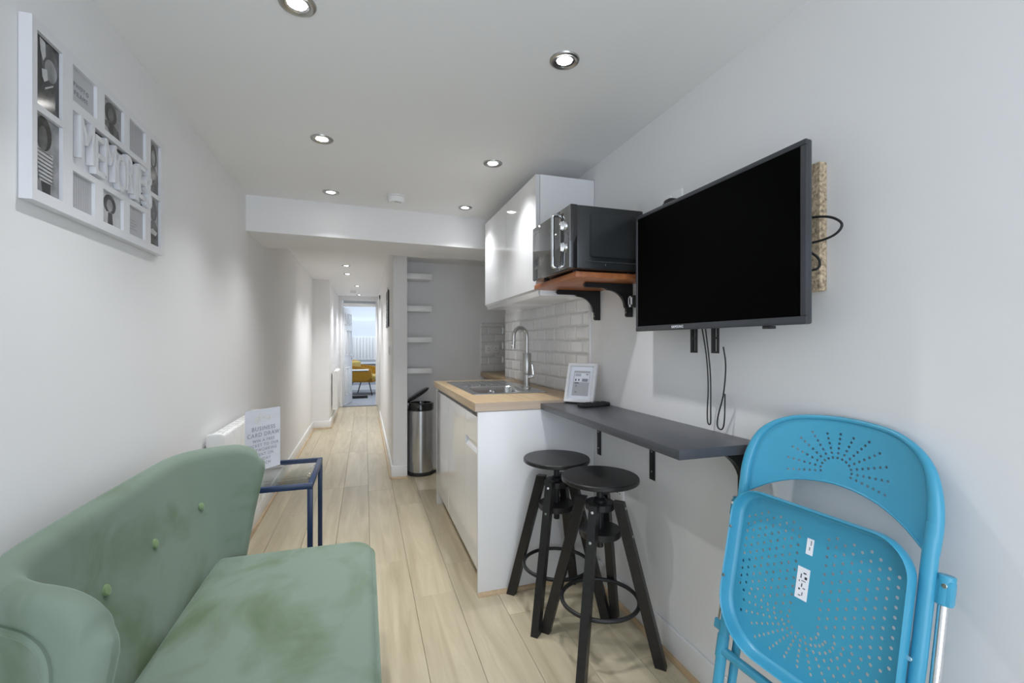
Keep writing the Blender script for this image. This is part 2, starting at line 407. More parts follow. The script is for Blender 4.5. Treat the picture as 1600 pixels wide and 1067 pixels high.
# door casing and closed door in the partition
trim_n[0] += 1
struct('trim_%d' % trim_n[0], MB().box((.215, 7.62, 0), (.24, 7.69, 1.97), .004).box((.215, 8.45, 0), (.24, 8.52, 1.97), .004).box((.215, 7.62, 1.90), (.24, 8.52, 1.97), .004), 'trim_white', flat=False)
struct('door_2', MB().box((.228, 7.69, .005), (.2405, 8.45, 1.90), .002).box((.224, 7.80, 1.05), (.229, 8.34, 1.78), .003).box((.224, 7.80, .15), (.229, 8.34, .90), .003), 'trim_white', flat=False)

# alcove batten
trim_n[0] += 1
struct('trim_%d' % trim_n[0], MB().box((.361, 4.37, 0), (.388, 4.40, 1.80), .002), 'wall_paint', flat=False)

# ------------------------------------------------------------------ metro tiles
TW, TH, TT = .150, .075, .008
tile_c = {}
def tile_mesh(wd, h, axis):
    k = (round(wd, 4), round(h, 4), axis)
    if k not in tile_c:
        a, b, g, bv = wd/2-.001, h/2-.001, .0, min(.011, wd*.3, h*.3)
        o = [(-a, -b), (a, -b), (a, b), (-a, b)]; i = [(-a+bv, -b+bv), (a-bv, -b+bv), (a-bv, b-bv), (-a+bv, b-bv)]
        mb = MB()
        pt = (lambda p, d: (-d, p[0], p[1])) if axis == 0 else (lambda p, d: (p[0], -d, p[1]))
        vs = [pt(p, 0) for p in o]+[pt(p, .0045) for p in o]+[pt(p, TT) for p in i]
        fs = [(0, 1, 5, 4), (1, 2, 6, 5), (2, 3, 7, 6), (3, 0, 4, 7), (4, 5, 9, 8), (5, 6, 10, 9), (6, 7, 11, 10), (7, 4, 8, 11), (8, 9, 10, 11), (3, 2, 1, 0)]
        tile_c[k] = mesh_of(mb.add(vs, fs), 'tile', flat=True)
    return tile_c[k]
def tiles(parent, axis, fixed, u0, u1, z0, z1, back=False):
    n = round((z1-z0)/TH)
    for r in range(n):
        za = z0+r*TH; zb = min(za+TH, z1)
        u = u0-(TW/2 if r % 2 else 0)
        while u < u1-.004:
            a, b = max(u, u0), min(u+TW, u1)
            if b-a > .012:
                o = link('tile', tile_mesh(b-a, zb-za, axis), 'tile_glaze', parent)
                o.location = (fixed, (a+b)/2, (za+zb)/2) if axis == 0 else ((a+b)/2, fixed, (za+zb)/2)
            u += TW
TY0 = 2.135
g1 = part('grout', MB().box((XR-.003, TY0, .911), (XR-.0002, 3.628, 1.436)), 'grout', wr)
g1b = part('edge_trim', MB().box((XR-.009, TY0-.012, .911), (XR-.0002, TY0, 1.436), .002), 'white_plastic', wr)
tiles(wr, 0, XR-.0025, TY0, 3.628, .911, .911+7*TH)
part('grout', MB().box((1.09, 4.397, .911), (1.749, 4.3998, 1.40)), 'grout', wa)
tiles(wa, 1, 4.3975, 1.09, 1.749, .911, .911+6.5*TH)

# ------------------------------------------------------------------ recessed ceiling lights
def downlight():
    t = thing('downlight', '', 'ceiling light', (0, 0, 0), local=True)
    part('bezel', MB().lathe([(.030, .0), (.032, -.004), (.040, -.0065), (.046, -.0045), (.048, 0), (.030, 0)], 40), 'brushed_nickel', t)
    part('reflector', MB().lathe([(.030, 0.0), (.0305, -.004), (.0265, -.0035), (.0245, -.0015), (.0245, 0)], 32), 'chrome', t)
    part('lamp_lens', MB().lathe([(0, -.0022), (.020, -.0022), (.0245, -.0012), (.0245, -.0002), (0, -.0002)], 28), 'lamp_glow', t)
    l = bpy.data.lights.new('lamp', 'SPOT'); l.energy = LAMP_W; l.spot_size = math.radians(108); l.spot_blend = 1.0; l.shadow_soft_size = .024; l.color = (.965, .98, 1.0)
    lo = bpy.data.objects.new('lamp_light', l); COL.objects.link(lo); lo.parent = t; lo.location = (0, 0, -.012)
    return t
dl = downlight(); corr_lamp = [c for c in dl.children if c.type == 'LIGHT'][0].data.copy(); corr_lamp.energy = LAMP_W*1.7; dl['group'] = 'recessed downlights'
spots = [((-.172, 1.335), 'recessed ceiling downlight directly above the green sofa'),
         ((.61, 1.338), 'recessed ceiling downlight above the bar stools and black television'),
         ((-.181, 2.184), 'recessed ceiling downlight over the glass side table'),
         ((.614, 2.213), 'recessed ceiling downlight beside the near end of the wall cupboards'),
         ((-.194, 2.935), 'recessed ceiling downlight beside the smoke alarm, left of it'),
         ((.638, 2.99), 'recessed ceiling downlight by the beam and far end of wall cupboards')]
spots_c = [((-.204, 5.58), 'first small downlight in the corridor ceiling past the beam'), ((-.212, 6.24), 'second small downlight in the corridor ceiling past the beam'),
           ((-.114, 7.5), 'corridor downlight just before the corridor smoke detector'), ((-.101, 8.83), 'corridor downlight closest to the far doorway')]
for i, ((x, y), lb) in enumerate(spots+spots_c):
    zz = ZC if i < 6 else 2.09
    if i == 0: dl.location = (x, y, zz); dl['label'] = lb
    else:
        d_ = dup(dl, (x, y, zz), lb)
        if i >= 6:                       # same bulbs, energy raised only to brighten the corridor
            for c_ in d_.children:
                if c_.type == 'LIGHT': c_.data = corr_lamp
def alarm(loc, label, s=1.0):
    t = thing('smoke_alarm', label, 'smoke alarm', loc, local=True, group='smoke alarms')
    part('base_plate', MB().lathe([(0, 0), (.054*s, 0), (.054*s, -.006), (.05*s, -.008), (0, -.008)], 36), 'white_plastic', t)
    h = part('housing', MB().lathe([(0, -.008), (.046*s, -.008), (.051*s, -.012), (.050*s, -.034), (.044*s, -.042), (0, -.043)], 36), 'white_plastic', t)
    sl = MB()
    for k in range(5): sl.box((-.012+.005*k, -.036*s, -.0445), (-.0095+.005*k, -.020*s, -.0425))
    part('vent_slots', sl, 'card_line', h)
    part('test_button', MB().lathe([(0, -.043), (.007, -.043), (.006, -.046), (0, -.0465)], 16, Matrix.Translation((.022, -.022, 0))), 'card_grey', h)
alarm((.185, 2.89, ZC), 'round white smoke alarm on the kitchen ceiling in front of the beam')
alarm((-.19, 8.2, 2.09), 'small smoke detector on the corridor ceiling near the far doorway', .9)

# ------------------------------------------------------------------ sofa
SY = 1.405
sofa = thing('sofa', 'small sage green velvet sofa with curved buttoned back against the white wall', 'sofa', (-.3, SY, 0))
def back_pt(s, v, side):
    """s -1..1 along the back, v 0..1 up, side 0 = inner, 1 = outer"""
    A = abs(s)
    xi = (-.475+.045*A**4)*(1-v)+(-.575+.20*A**9)*v - .012*math.sin(PI*v)
    yy = SY+s*((.475)*(1-v)+.52*v)
    def plan(q):
        Q = abs(q)
        return Vector(((-.475+.045*Q**4)*(1-v)+(-.575+.20*Q**9)*v, SY+q*((.475)*(1-v)+.52*v)))
    t = (plan(min(1, s+.02))-plan(max(-1, s-.02))).normalized()
    n = Vector((-t.y, t.x))          # outward (towards wall in the middle)
    th = (.10*(1-v)+.060*v)
    ztop = .814-.008*A**5
    if A > .945: ztop -= .050*(1-math.sqrt(max(0, 1-((A-.945)/.055)**2)))
    zb = .24
    z = zb+(ztop-zb)*v
    p = Vector((xi, yy))+(n*th if side else Vector((0, 0)))
    return Vector((max(p.x, XL+.004), p.y, z))
rings = []
S = [math.copysign(1-(1-abs(q))**2.0, q) for q in [-1+2*i/84 for i in range(85)]]
for s in S:
    ring = []
    for i in range(13): ring.append(back_pt(s, i/12*.955, 0))
    a, b = back_pt(s, .955, 0), back_pt(s, .955, 1)
    top = back_pt(s, 1, 0).z
    for k in range(1, 8):
        q = PI*k/8; c = (a+b)/2; d = (a-b)/2
        ring.append(Vector((c.x+d.x*math.cos(q), c.y+d.y*math.cos(q), a.z+(top-a.z+.008)*math.sin(q))))
    for i in range(13): ring.append(back_pt(s, (12-i)/12*.955, 1))
    rings.append(ring)
VI = [k/12*.955 for k in range(13)]+[.955]*7+[(12-k)/12*.955 for k in range(13)]
def bulge(ring, sgn, f, d):
    n = len(ring); out = []
    for i in range(n):
        c = (ring[i]+ring[n-1-i])/2
        t = back_pt(sgn, VI[i], 0)-back_pt(sgn*.985, VI[i], 0); t.z = 0; t.normalize()
        q = c+(ring[i]-c)*f+t*d; q.z -= (q.z-.24)*d*2.2; out.append(q)
    return out
steps = ((.15, .024), (.5, .021), (.82, .012))
rings = [bulge(rings[0], -1, f, d) for f, d in steps]+rings+[bulge(rings[-1], 1, f, d) for f, d in steps[::-1]]
bk = part('backrest', MB().loft(rings), 'velvet_green', sofa, 80)
for s in (-.84, -.30, .195, .79):
    p = back_pt(s, .69, 0); q = back_pt(s, .66, 0); nrm = Vector((1, -.12*s, .3)).normalized()
    mx = Matrix.Translation(p-nrm*.001) @ nrm.to_track_quat('Z', 'Y').to_matrix().to_4x4()
    part('button', MB().lathe([(0, -.004), (.011, -.004), (.0135, .001), (.012, .006), (.006, .0085), (0, .009)], 20, mx), 'button_green', bk)
hp = [(.989, .05), (.989, .35), (.988, .66), (.985, .80), (.978, .875), (.962, .910), (.93, .925), (.85, .93), (.6, .93), (.3, .93)]
path = [(-a, b) for a, b in hp]+[(0, .93)]+hp[::-1]
sp = smooth_path([(a, b, 0) for a, b in path], 6)
def outp(p):
    o = back_pt(p.x, p.y, 1); i = back_pt(p.x, p.y, 0); d = (o-i).normalized(); return o+d*.003
part('piping', MB().tube([outp(p) for p in sp], .006, 8), 'velvet_green', bk)
# seat cushion
def slab(x0, x1, y0, y1, z0, z1, rp, re, dome=.0, n=8):
    R = []
    def ring(ins, z): return [Vector((p[0], p[1], z)) for p in rrect(x0+ins, x1-ins, y0+ins, y1-ins, [max(.004, r-ins) for r in rp], n)]
    for k in range(5):
        a = PI/2*k/4; R.append(ring(re*(1-math.sin(a)), z0+re*(1-math.cos(a))))
    for k in range(5):
        a = PI/2*k/4; R.append(ring(re*(1-math.cos(a)), z1-re*(1-math.sin(a))))
    c = Vector(((x0+x1)/2, (y0+y1)/2, z1)); last = R[-1]
    for f in (.85, .7, .5, .3, .12): R.append([Vector((c.x+(p.x-c.x)*f, c.y+(p.y-c.y)*f, z1+dome*(1-f*f))) for p in last])
    return R
seat = part('seat_cushion', MB().loft(slab(-.50, .030, SY-.465, SY+.455, .30, .435, [.085, .03, .03, .085], .028, .012)), 'velvet_green', sofa, 60)
pr = rrect(-.50, .030, SY-.465, SY+.455, [.085, .03, .03, .085], 8)
part('piping', MB().tube([(p[0]+(.002 if p[0] > 0 else 0), p[1], .408) for p in pr], .005, 8, closed=True), 'velvet_green', seat)
part('base', MB().loft(slab(-.58, .015, SY-.45, SY+.44, .20, .31, [.08, .05, .05, .08], .012)), 'velvet_green', sofa, 60)
for sx, sy in ((-.03, .38), (-.03, -.38), (-.50, .38), (-.50, -.38)):
    part('leg', MB().cyl((sx, SY+sy, .205), (sx+(.03 if sx > -.2 else -.03), SY+sy*1.08, .002), .019, 16, .011), 'beading_oak', sofa)

# ------------------------------------------------------------------ side table
tx0, tx1, ty0, ty1, tz = -.600, -.218, 2.17, 2.665, .575
tb = thing('side_table', 'navy metal framed side table with a clear glass top beside the sofa', 'table', ((tx0+tx1)/2, (ty0+ty1)/2, 0))
B = .022
fr = part('top_frame', MB().box((tx0, ty0, tz-B), (tx1, ty0+B, tz), .002).box((tx0, ty1-B, tz-B), (tx1, ty1, tz), .002).box((tx0, ty0+B, tz-B), (tx0+B, ty1-B, tz), .002).box((tx1-B, ty0+B, tz-B), (tx1, ty1-B, tz), .002), 'navy_metal', tb)
part('glass_top', MB().box((tx0+B, ty0+B, tz-.007), (tx1-B, ty1-B, tz-.002), .001), 'clear_glass', tb)
for y in (ty0+.13, ty1-.13): part('glass_clip', MB().box((tx1-B-.012, y, tz-.012), (tx1-B, y+.012, tz-.008)), 'black_metal', fr)
for x in (tx0, tx1-B):
    for y in (ty0, ty1-B):
        lg = part('leg', MB().box((x, y, .004), (x+B, y+B, tz-B), .002), 'navy_metal', tb)
        part('foot', MB().cyl((x+B/2, y+B/2, 0), (x+B/2, y+B/2, .005), .009, 14), 'rubber', lg)
part('stretcher', MB().box((tx0+B, ty1-B, .06), (tx1-B, ty1, .08), .002), 'navy_metal', tb)
for x in (tx0, tx1-B): part('side_rail', MB().box((x, ty0+B, .06), (x+B, ty1-B, .08), .002), 'navy_metal', tb)

# acrylic sign on the table
sg = thing('sign_holder', 'white business card draw notice in a clear acrylic stand on the glass table', 'sign', (-.468, 2.468, tz), rot=(0, 0, math.radians(51)), local=True)
sw, sh = .196, .30
part('stand', MB().box((-sw/2, -.0035, .004), (sw/2, -.002, sh), .0005).box((-sw/2, .001, .004), (sw/2, .0025, sh), .0005).box((-sw/2, -.0035, sh), (sw/2, .0025, sh+.002), .0005).box((-sw/2-.004, -.035, 0), (sw/2+.004, .035, .004), .001), 'acrylic', sg)
pg = part('paper_insert', MB().box((-sw/2+.001, -.0016, .006), (sw/2-.001, .0006, sh-.001)), 'paper', sg)
def sgtext(t, size, z, m='ink_grey', sp=1.15, stretch=1.0):
    tm = text_mb(t, size, .00012, sp)
    part('lettering', placed(tm, Matrix.Translation((0, -.0043, z)) @ Matrix.Rotation(PI/2, 4, 'X') @ Matrix.Diagonal((stretch, 1, 1, 1))), m, pg, flat=True)
sgtext('glow', .052, .262, 'ink_gold', 1.0)
sgtext('BUSINESS', .027, .207, sp=1.2); sgtext('CARD DRAW', .027, .178, sp=1.15)
for i, t in enumerate(('WIN A FREE', 'TICKET TO OUR', 'NETWORKING', 'EVENT ON', 'FRIDAY', 'MARCH')): sgtext(t, .0195, .150-.0225*i, sp=1.2)

# ------------------------------------------------------------------ panel radiators
def radiator(loc, rotz, length, label, group=None, z0=.2, z1=.78, dep=.085):
    t = thing('panel_radiator', label, 'radiator', loc, rot=(0, 0, rotz), local=True, group=group)
    # local: x along the wall, -y out of the wall
    n = max(3, round(length/.08)); pw = (length-.05)/n
    part('gap_shade', MB().box((.05, -.012, z0+.06), (length-.05, -.002, z1-.04), .002), 'dark_gap', t)  # dark sheet standing in for the shade between wall and radiator
    part('end_cap', MB().prism(rrect(-dep, -.012, z0, z1, [.006, .02, .02, .006], 6), 0, .026, Matrix(((0, 0, 1, 0), (1, 0, 0, 0), (0, 1, 0, 0), (0, 0, 0, 1))), .004), 'radiator_white', t)
    part('end_cap', MB().prism(rrect(-dep, -.012, z0, z1, [.006, .02, .02, .006], 6), length-.026, length, Matrix(((0, 0, 1, 0), (1, 0, 0, 0), (0, 1, 0, 0), (0, 0, 0, 1))), .004), 'radiator_white', t)
    me = mesh_of(MB().box((0.0015, -dep+.006, z0+.012), (pw-.0015, -.014, z1-.006), .011, 3), 'fin')
    gr = mesh_of(MB().box((.012, -dep+.022, z1-.0062), (pw-.012, -.03, z1-.002), .002), 'vent')
    for i in range(n):
        f = link('fin', me, 'radiator_white', t); f.location = (.025+i*pw, 0, 0)
        v = link('vent', gr, 'radiator_white', f)
    return t
radiator((XL, 2.36, 0), PI/2, .85, 'white ribbed panel radiator on the wall behind the glass side table')
radiator((-.475, 7.28, 0), PI/2, .85, 'white panel radiator low on the corridor wall before the far door')
radiator((-.30, 12.415, .0), 0, 1.0, 'pale panel radiator on the far room wall behind the mustard armchair', z0=.76, z1=1.38, dep=.07)

# ------------------------------------------------------------------ wall multi-photo frame
mf = thing('photo_collage_frame', 'white multi-aperture photo frame with raised MEMORIES letters on the wall', 'picture frame', (XL, 1.54, 1.69))
FX = XL+.024; y0, y1, z0, z1 = 1.222, 1.885, 1.495, 1.885
panes = [(1.238, 1.325, 1.705, 1.862, 'a'), (1.238, 1.325, 1.520, 1.690, 'b'), (1.363, 1.466, 1.775, 1.862, 'text'), (1.503, 1.607, 1.768, 1.862, 'c'), (1.640, 1.745, 1.768, 1.862, 'blank'),
         (1.780, 1.857, 1.690, 1.862, 'd'), (1.363, 1.457, 1.518, 1.606, 'blank'), (1.496, 1.604, 1.518, 1.606, 'e'), (1.640, 1.742, 1.518, 1.606, 'blank2'), (1.780, 1.857, 1.518, 1.676, 'f')]
mid = (1.363, 1.764, 1.622, 1.752)
# grid of bars from the union of apertures
ys = sorted(set([y0, y1]+[v for p in panes for v in p[:2]]+[mid[0], mid[1]])); zs = sorted(set([z0, z1]+[v for p in panes for v in p[2:4]]+[mid[2], mid[3]]))
def inside(y, z): return any(p[0] < y < p[1] and p[2] < z < p[3] for p in panes) or (mid[0] < y < mid[1] and mid[2] < z < mid[3])
fm = MB(); xb, xf = XL+.001, FX
occ = {}
for i in range(len(ys)-1):
    for j in range(len(zs)-1): occ[i, j] = not inside((ys[i]+ys[i+1])/2, (zs[j]+zs[j+1])/2)
for (i, j), v in occ.items():
    if not v: continue
    a, b, c, d = ys[i], ys[i+1], zs[j], zs[j+1]
    fm.add([(xf, a, c), (xf, b, c), (xf, b, d), (xf, a, d)], [(0, 1, 2, 3)]); fm.add([(xb, a, c), (xb, b, c), (xb, b, d), (xb, a, d)], [(3, 2, 1, 0)])
    for (di, dj, e) in ((-1, 0, ((a, c), (a, d))), (1, 0, ((b, c), (b, d))), (0, -1, ((a, c), (b, c))), (0, 1, ((a, d), (b, d)))):
        if not occ.get((i+di, j+dj), False): fm.add([(xb,)+e[0], (xb,)+e[1], (xf,)+e[1], (xf,)+e[0]], [(0, 1, 2, 3)])
fmo = part('frame', fm, 'frame_white', mf, flat=True)
part('inner_panel', MB().box((XL+.003, mid[0], mid[2]), (XL+.010, mid[1], mid[3])), 'frame_white', mf)
part('groove', MB().box((XL+.0101, mid[0]+.09, mid[3]-.008), (XL+.0125, mid[1]-.03, mid[3]-.002)).box((XL+.0101, mid[1]-.02, mid[2]+.002), (XL+.0125, mid[1]-.014, mid[2]+.05)), 'dark_gap', mf)
def oval(cy, cz, ry, rz, n=18, a0=0, a1=2*PI): return [(cy+ry*math.cos(a0+(a1-a0)*k/n), cz+rz*math.sin(a0+(a1-a0)*k/n)) for k in range(n)]
PX = XL+.0165
layer = [0]
def flat_shape(pts, m, parent, name='print_shape'):
    layer[0] += 1; x = PX+.0002+.00015*(layer[0] % 12)
    part(name, MB().add([(x, p[0], p[1]) for p in pts], [tuple(range(len(pts)))]), m, parent, flat=True)
for (a, b, c, d, k) in panes:
    base = {'a': 'photo_black', 'b': 'photo_mid', 'c': 'photo_mid', 'd': 'photo_mid', 'e': 'photo_light', 'f': 'photo_mid'}.get(k, 'card_grey')
    layer[0] = 0
    p = part('photo', MB().box((XL+.004, a-.002, c-.002), (PX, b+.002, d+.002)), base, mf)
    W, Hh = b-a, d-c; cy, cz = (a+b)/2, (c+d)/2
    P = lambda u, v: (a+W*u, c+Hh*v)
    O = lambda u, v, ru, rv: oval(a+W*u, c+Hh*v, W*ru, Hh*rv)
    if k == 'a':
        flat_shape(O(.62, .72, .34, .26), 'photo_dark', p); flat_shape(O(.66, .62, .24, .16), 'photo_mid', p)
        flat_shape([P(.22, .98), P(.44, .96), P(.46, .78), P(.36, .68), P(.26, .80)], 'photo_light', p)
        flat_shape([P(.30, .56), P(.50, .60), P(.54, .46), P(.40, .40), P(.32, .46)], 'photo_light', p)
        flat_shape([P(.42, .30), P(.74, .42), P(.75, .45), P(.43, .33)], 'photo_light', p)
    elif k == 'b':
        flat_shape(O(.38, .78, .32, .22), 'photo_black', p); flat_shape(O(.36, .72, .17, .16), 'photo_dark', p)
        flat_shape([P(.10, .60), P(.28, .54), P(.50, .54), P(.74, .56), P(.70, .16), P(.22, .16)], 'photo_light', p)
        for q in range(8): flat_shape([P(.13+.005*q, .555-.05*q), P(.72, .54-.05*q), P(.72, .525-.05*q), P(.13+.005*q, .54-.05*q)], 'photo_dark', p)
        flat_shape([P(.28, .17), P(.66, .17), P(.64, .0), P(.34, .0)], 'photo_black', p)
    elif k in 'ce':
        flat_shape(O(.45, .66, .30, .30), 'photo_black', p); flat_shape(O(.44, .62, .15, .19), 'photo_mid' if k == 'e' else 'photo_dark', p)
        flat_shape([P(.08, .0), P(.14, .34), P(.38, .42), P(.58, .40), P(.84, .30), P(.94, .0)], 'photo_dark' if k == 'c' else 'photo_light', p)
        flat_shape([P(.34, .0), P(.36, .40), P(.56, .40), P(.60, .0)], 'photo_black', p)
        if k == 'c': flat_shape([P(.02, .22), P(.20, .20), P(.46, .02), P(.30, .0), P(.05, .10)], 'photo_light', p)
    elif k in 'df':
        flat_shape(O(.50, .74, .34, .22), 'photo_black', p); flat_shape(O(.48, .70, .18, .15), 'photo_mid' if k == 'd' else 'photo_dark', p)
        flat_shape([P(.10, .0), P(.14, .42), P(.40, .54), P(.62, .54), P(.90, .40), P(.94, .0)], 'photo_dark', p)
        if k == 'f': flat_shape([P(.12, .30), P(.40, .36), P(.86, .30), P(.70, .22), P(.30, .24)], 'photo_light', p)
    elif k == 'blank':
        for q in range(9): flat_shape([P(.08+.1*q, .02), P(.095+.1*q, .02), P(.095+.1*q, .98), P(.08+.1*q, .98)], 'card_line', p)
    elif k == 'blank2':
        for q in range(4): flat_shape([P(.14, .55-.1*q), P(.5+.1*(q % 2), .55-.1*q), P(.5+.1*(q % 2), .52-.1*q), P(.14, .52-.1*q)], 'card_line', p)
    elif k == 'text':
        for q, (t, s_) in enumerate((('PHOTO', .016), ('FRAME', .016))):
            mx = frame_mx((PX+.0008, cy-.004, cz+.004-.02*q), (0, 1, 0), (0, 0, 1))
            part('lettering', placed(text_mb(t, s_, .0002, 1.3), mx), 'ink_grey', p, flat=True)
lx = mid[0]+.025
offz = [.022, -.006, .010, -.012, .012, -.008, .014, -.012]
for i, ch in enumerate('MEMORIES'):
    wd = {'M': .068, 'E': .048, 'O': .056, 'R': .050, 'I': .026, 'S': .048}[ch]
    if i == 2: wd = .062
    tm = text_mb(ch, .112, .0075)
    xs = [v[0] for v in tm.v]; zsx = [v[1] for v in tm.v]; k = wd*.90/(max(xs)-min(xs)); mxx = (max(xs)+min(xs))/2; mzz = (max(zsx)+min(zsx))/2
    mx = frame_mx((XL+.0185, lx+wd/2, (mid[2]+mid[3])/2+offz[i]*.6), (0, 1, 0), (0, 0, 1)) @ Matrix.Diagonal((k, 1.36, 1, 1)) @ Matrix.Translation((-mxx, -mzz, 0))
    part('letter', placed(tm, mx), 'frame_white', mf, flat=True)
    lx += wd*.985

# ------------------------------------------------------------------ base cabinets, worktop, sink, tap
KX, KY0, KY1 = .507, 2.090, 3.405
def cab(name, label, ya, yb, kind):
    t = thing(name, label, 'cabinet', ((KX+XR)/2, (ya+yb)/2, 0))
    a_, b_ = ya+(.019 if kind == 'drawer' else .001), yb-(.019 if kind == 'door' else .001)
    part('carcass', MB().box((KX+.022, a_, .10), (XR-.004, a_+.018, .868)).box((KX+.022, b_-.018, .10), (XR-.004, b_, .868)).box((KX+.022, a_+.018, .10), (XR-.004, b_-.018, .118)).box((XR-.02, a_+.018, .118), (XR-.004, b_-.018, .868)), 'white_gloss', t)
    if kind == 'drawer':
        part('end_panel', MB().box((KX, ya, 0), (XR-.002, ya+.018, .868), .0015), 'panel_gloss', t)
    else:
        part('end_panel', MB().box((KX, yb-.018, 0), (XR-.002, yb, .868), .0015), 'cab_gloss', t)
    part('plinth', MB().box((KX+.055, ya+.019, .0), (KX+.07, yb-.019, .10)), 'beading_oak', t)
    return t
YS = 2.372
c1 = cab('drawer_cabinet', 'white gloss base cabinet with drawer and end panel beside the bar stools', KY0, YS, 'drawer')
c2 = cab('sink_cabinet', 'white gloss base cabinet with doors under the sink next to the bin', YS, KY1, 'door')
def jfront(name, ya, yb, za, zb, parent, pull='top'):
    """gloss front with a scooped finger pull along one edge"""
    x0, x1 = KX+.001, KX+.020
    if pull == 'top': prof = [(x0, za), (x1, za), (x1, zb), (x1-.004, zb), (x1-.006, zb-.024), (x0+.006, zb-.034), (x0, zb-.040)]
    else: prof = [(x0, za), (x1, za), (x1, zb), (x0, zb)]
    mx = Matrix(((1, 0, 0, 0), (0, 0, 1, 0), (0, 1, 0, 0), (0, 0, 0, 1)))
    return part(name, MB().prism(prof, ya, yb, mx, .0012), 'cab_gloss', parent, 20)
df = jfront('drawer', KY0+.020, YS-.0015, .712, .842, c1, 'flat')
jfront('door', KY0+.020, YS-.0015, .115, .705, c1)
jfront('door', YS+.0015, (YS+KY1)/2-.0015, .115, .842, c2, 'flat'); jfront('door', (YS+KY1)/2+.0015, KY1-.020, .115, .842, c2, 'flat')
part('pull_rail', MB().box((KX+.014, KY0+.02, .842), (KX+.022, YS-.001, .868)), 'table_top_grey', c1)
part('pull_rail', MB().box((KX+.014, YS+.001, .842), (KX+.022, KY1-.02, .868)), 'table_top_grey', c2)
trim_n[0] += 1
struct('trim_%d' % trim_n[0], MB().loft([[(KX-.001, KY0-.0005-u, v) for u, v in ((0, .0005), (QR, .0005), (QR*.92, QR*.45), (QR*.6, QR*.85), (0, QR))], [(XR-.03, KY0-.0005-u, v) for u, v in ((0, .0005), (QR, .0005), (QR*.92, QR*.45), (QR*.6, QR*.85), (0, QR))]]), 'beading_oak', flat=False)
# sink position
sx0, sx1, sy0, sy1 = .560, 1.005, 2.42, 3.29
bx0, bx1, by0, by1 = .605, .925, 2.475, 2.865
wt = thing('worktop', 'oak effect kitchen worktop with an inset steel sink', 'worktop', (.8, 2.75, .87))
WT = MB(); wx0, wx1, wy0, wy1 = KX-.014, XR-.0015, KY0-.004, KY1+.012
WT.box((wx0, wy0+.0015, .870), (bx0-.012, wy1, .910)).box((bx1+.012, wy0+.0015, .870), (wx1-.009, wy1, .910)).box((bx0-.012, wy0+.0015, .870), (bx1+.012, by0-.012, .910)).box((bx0-.012, by1+.012, .870), (bx1+.012, wy1, .910))
part('slab', WT, 'worktop_oak', wt, flat=True)
part('end_strip', MB().box((wx0, wy0, .8702), (wx1, wy0+.0014, .9098)), 'worktop_end_oak', wt)
sk = thing('kitchen_sink', 'stainless steel inset sink with drainer in the oak worktop', 'sink', ((sx0+sx1)/2, (sy0+sy1)/2, .91))
def rr3(x0, x1, y0, y1, r, z): return [Vector((p[0], p[1], z)) for p in rrect(x0, x1, y0, y1, r, 6)]
rim = MB()
o1 = rr3(sx0, sx1, sy0, sy1, .02, .9105); o2 = rr3(sx0, sx1, sy0, sy1, .02, .9125); o3 = rr3(sx0+.006, sx1-.006, sy0+.006, sy1-.006, .018, .9145)
rim.loft([o1, o2, o3], cap=False)
# top plate with bowl opening
def ring_plate(mb, outer, inner):
    B = bmesh.new(); a = [B.verts.new(p) for p in outer]; b = [B.verts.new(p) for p in inner]
    n = len(a)
    for i in range(n): B.faces.new((a[i], a[(i+1) % n], b[(i+1) % n], b[i]))
    mb.bm(B)
bo = rr3(bx0, bx1, by0, by1, .05, .9130)
ring_plate(rim, o3, bo)
part('rim', rim, 'sink_steel', sk, 30)
bowl = MB().loft([bo, rr3(bx0+.004, bx1-.004, by0+.004, by1-.004, .05, .908), rr3(bx0+.008, bx1-.008, by0+.008, by1-.008, .05, .80), rr3(bx0+.02, bx1-.02, by0+.02, by1-.02, .045, .775), rr3(bx0+.12, bx1-.12, by0+.15, by1-.15, .03, .770)], cap=False)
bowl.add(rr3(bx0+.12, bx1-.12, by0+.15, by1-.15, .03, .770), [tuple(range(28))])
bw = part('bowl', bowl, 'sink_steel', sk, 40)
part('drain', MB().lathe([(0, .773), (.035, .774), (.040, .772), (.04, .770)], 24, Matrix.Translation(((bx0+bx1)/2, (by0+by1)/2, 0))), 'chrome', bw)
mxo = Matrix.Translation(((bx0+bx1)/2+.02, by1-.0085, .872)) @ Matrix.Rotation(PI/2, 4, 'X')
part('overflow', MB().lathe([(0, .001), (.008, .002), (.010, .004), (.017, .003), (.019, 0)], 24, mxo), 'chrome', bw)
dr = MB()
for i in range(7): dr.tube([(bx0+.03+.045*i, 2.93, .9150), (bx0+.03+.045*i, 3.24, .9150)], .004, 8)
part('drainer_ridges', dr, 'sink_steel', sk)
part('plug_cover', MB().lathe([(0, .9155), (.018, .9155), (.022, .9135), (.022, .911)], 20, Matrix.Translation((bx0+.02, 2.90, 0))), 'chrome', sk)
tp = thing('kitchen_tap', 'tall brushed steel kitchen tap with gooseneck spout behind the sink', 'tap', (.968, 2.69, .912))
tx, ty = .968, 2.69
part('base', MB().lathe([(0, .9125), (.032, .9125), (.032, .917), (.024, .922), (.022, .93)], 28, Matrix.Translation((tx, ty, 0))), 'brushed_nickel', tp)
bd = part('body', MB().lathe([(0, .918), (.019, .918), (.019, .995), (.026, 1.0), (.027, 1.005), (.027, 1.125), (.024, 1.130), (0, 1.131)], 28, Matrix.Translation((tx, ty, 0))), 'brushed_nickel', tp)
gp = [(tx, ty, 1.125)]+[(tx, ty, 1.16), (tx, ty, 1.22)]+[(tx-.05+.05*math.cos(a), ty-.02+.02*math.cos(a), 1.235+.055*math.sin(a)) for a in [PI*k/12 for k in range(13)]]+[(tx-.1, ty-.04, 1.215), (tx-.103, ty-.041, 1.168)]
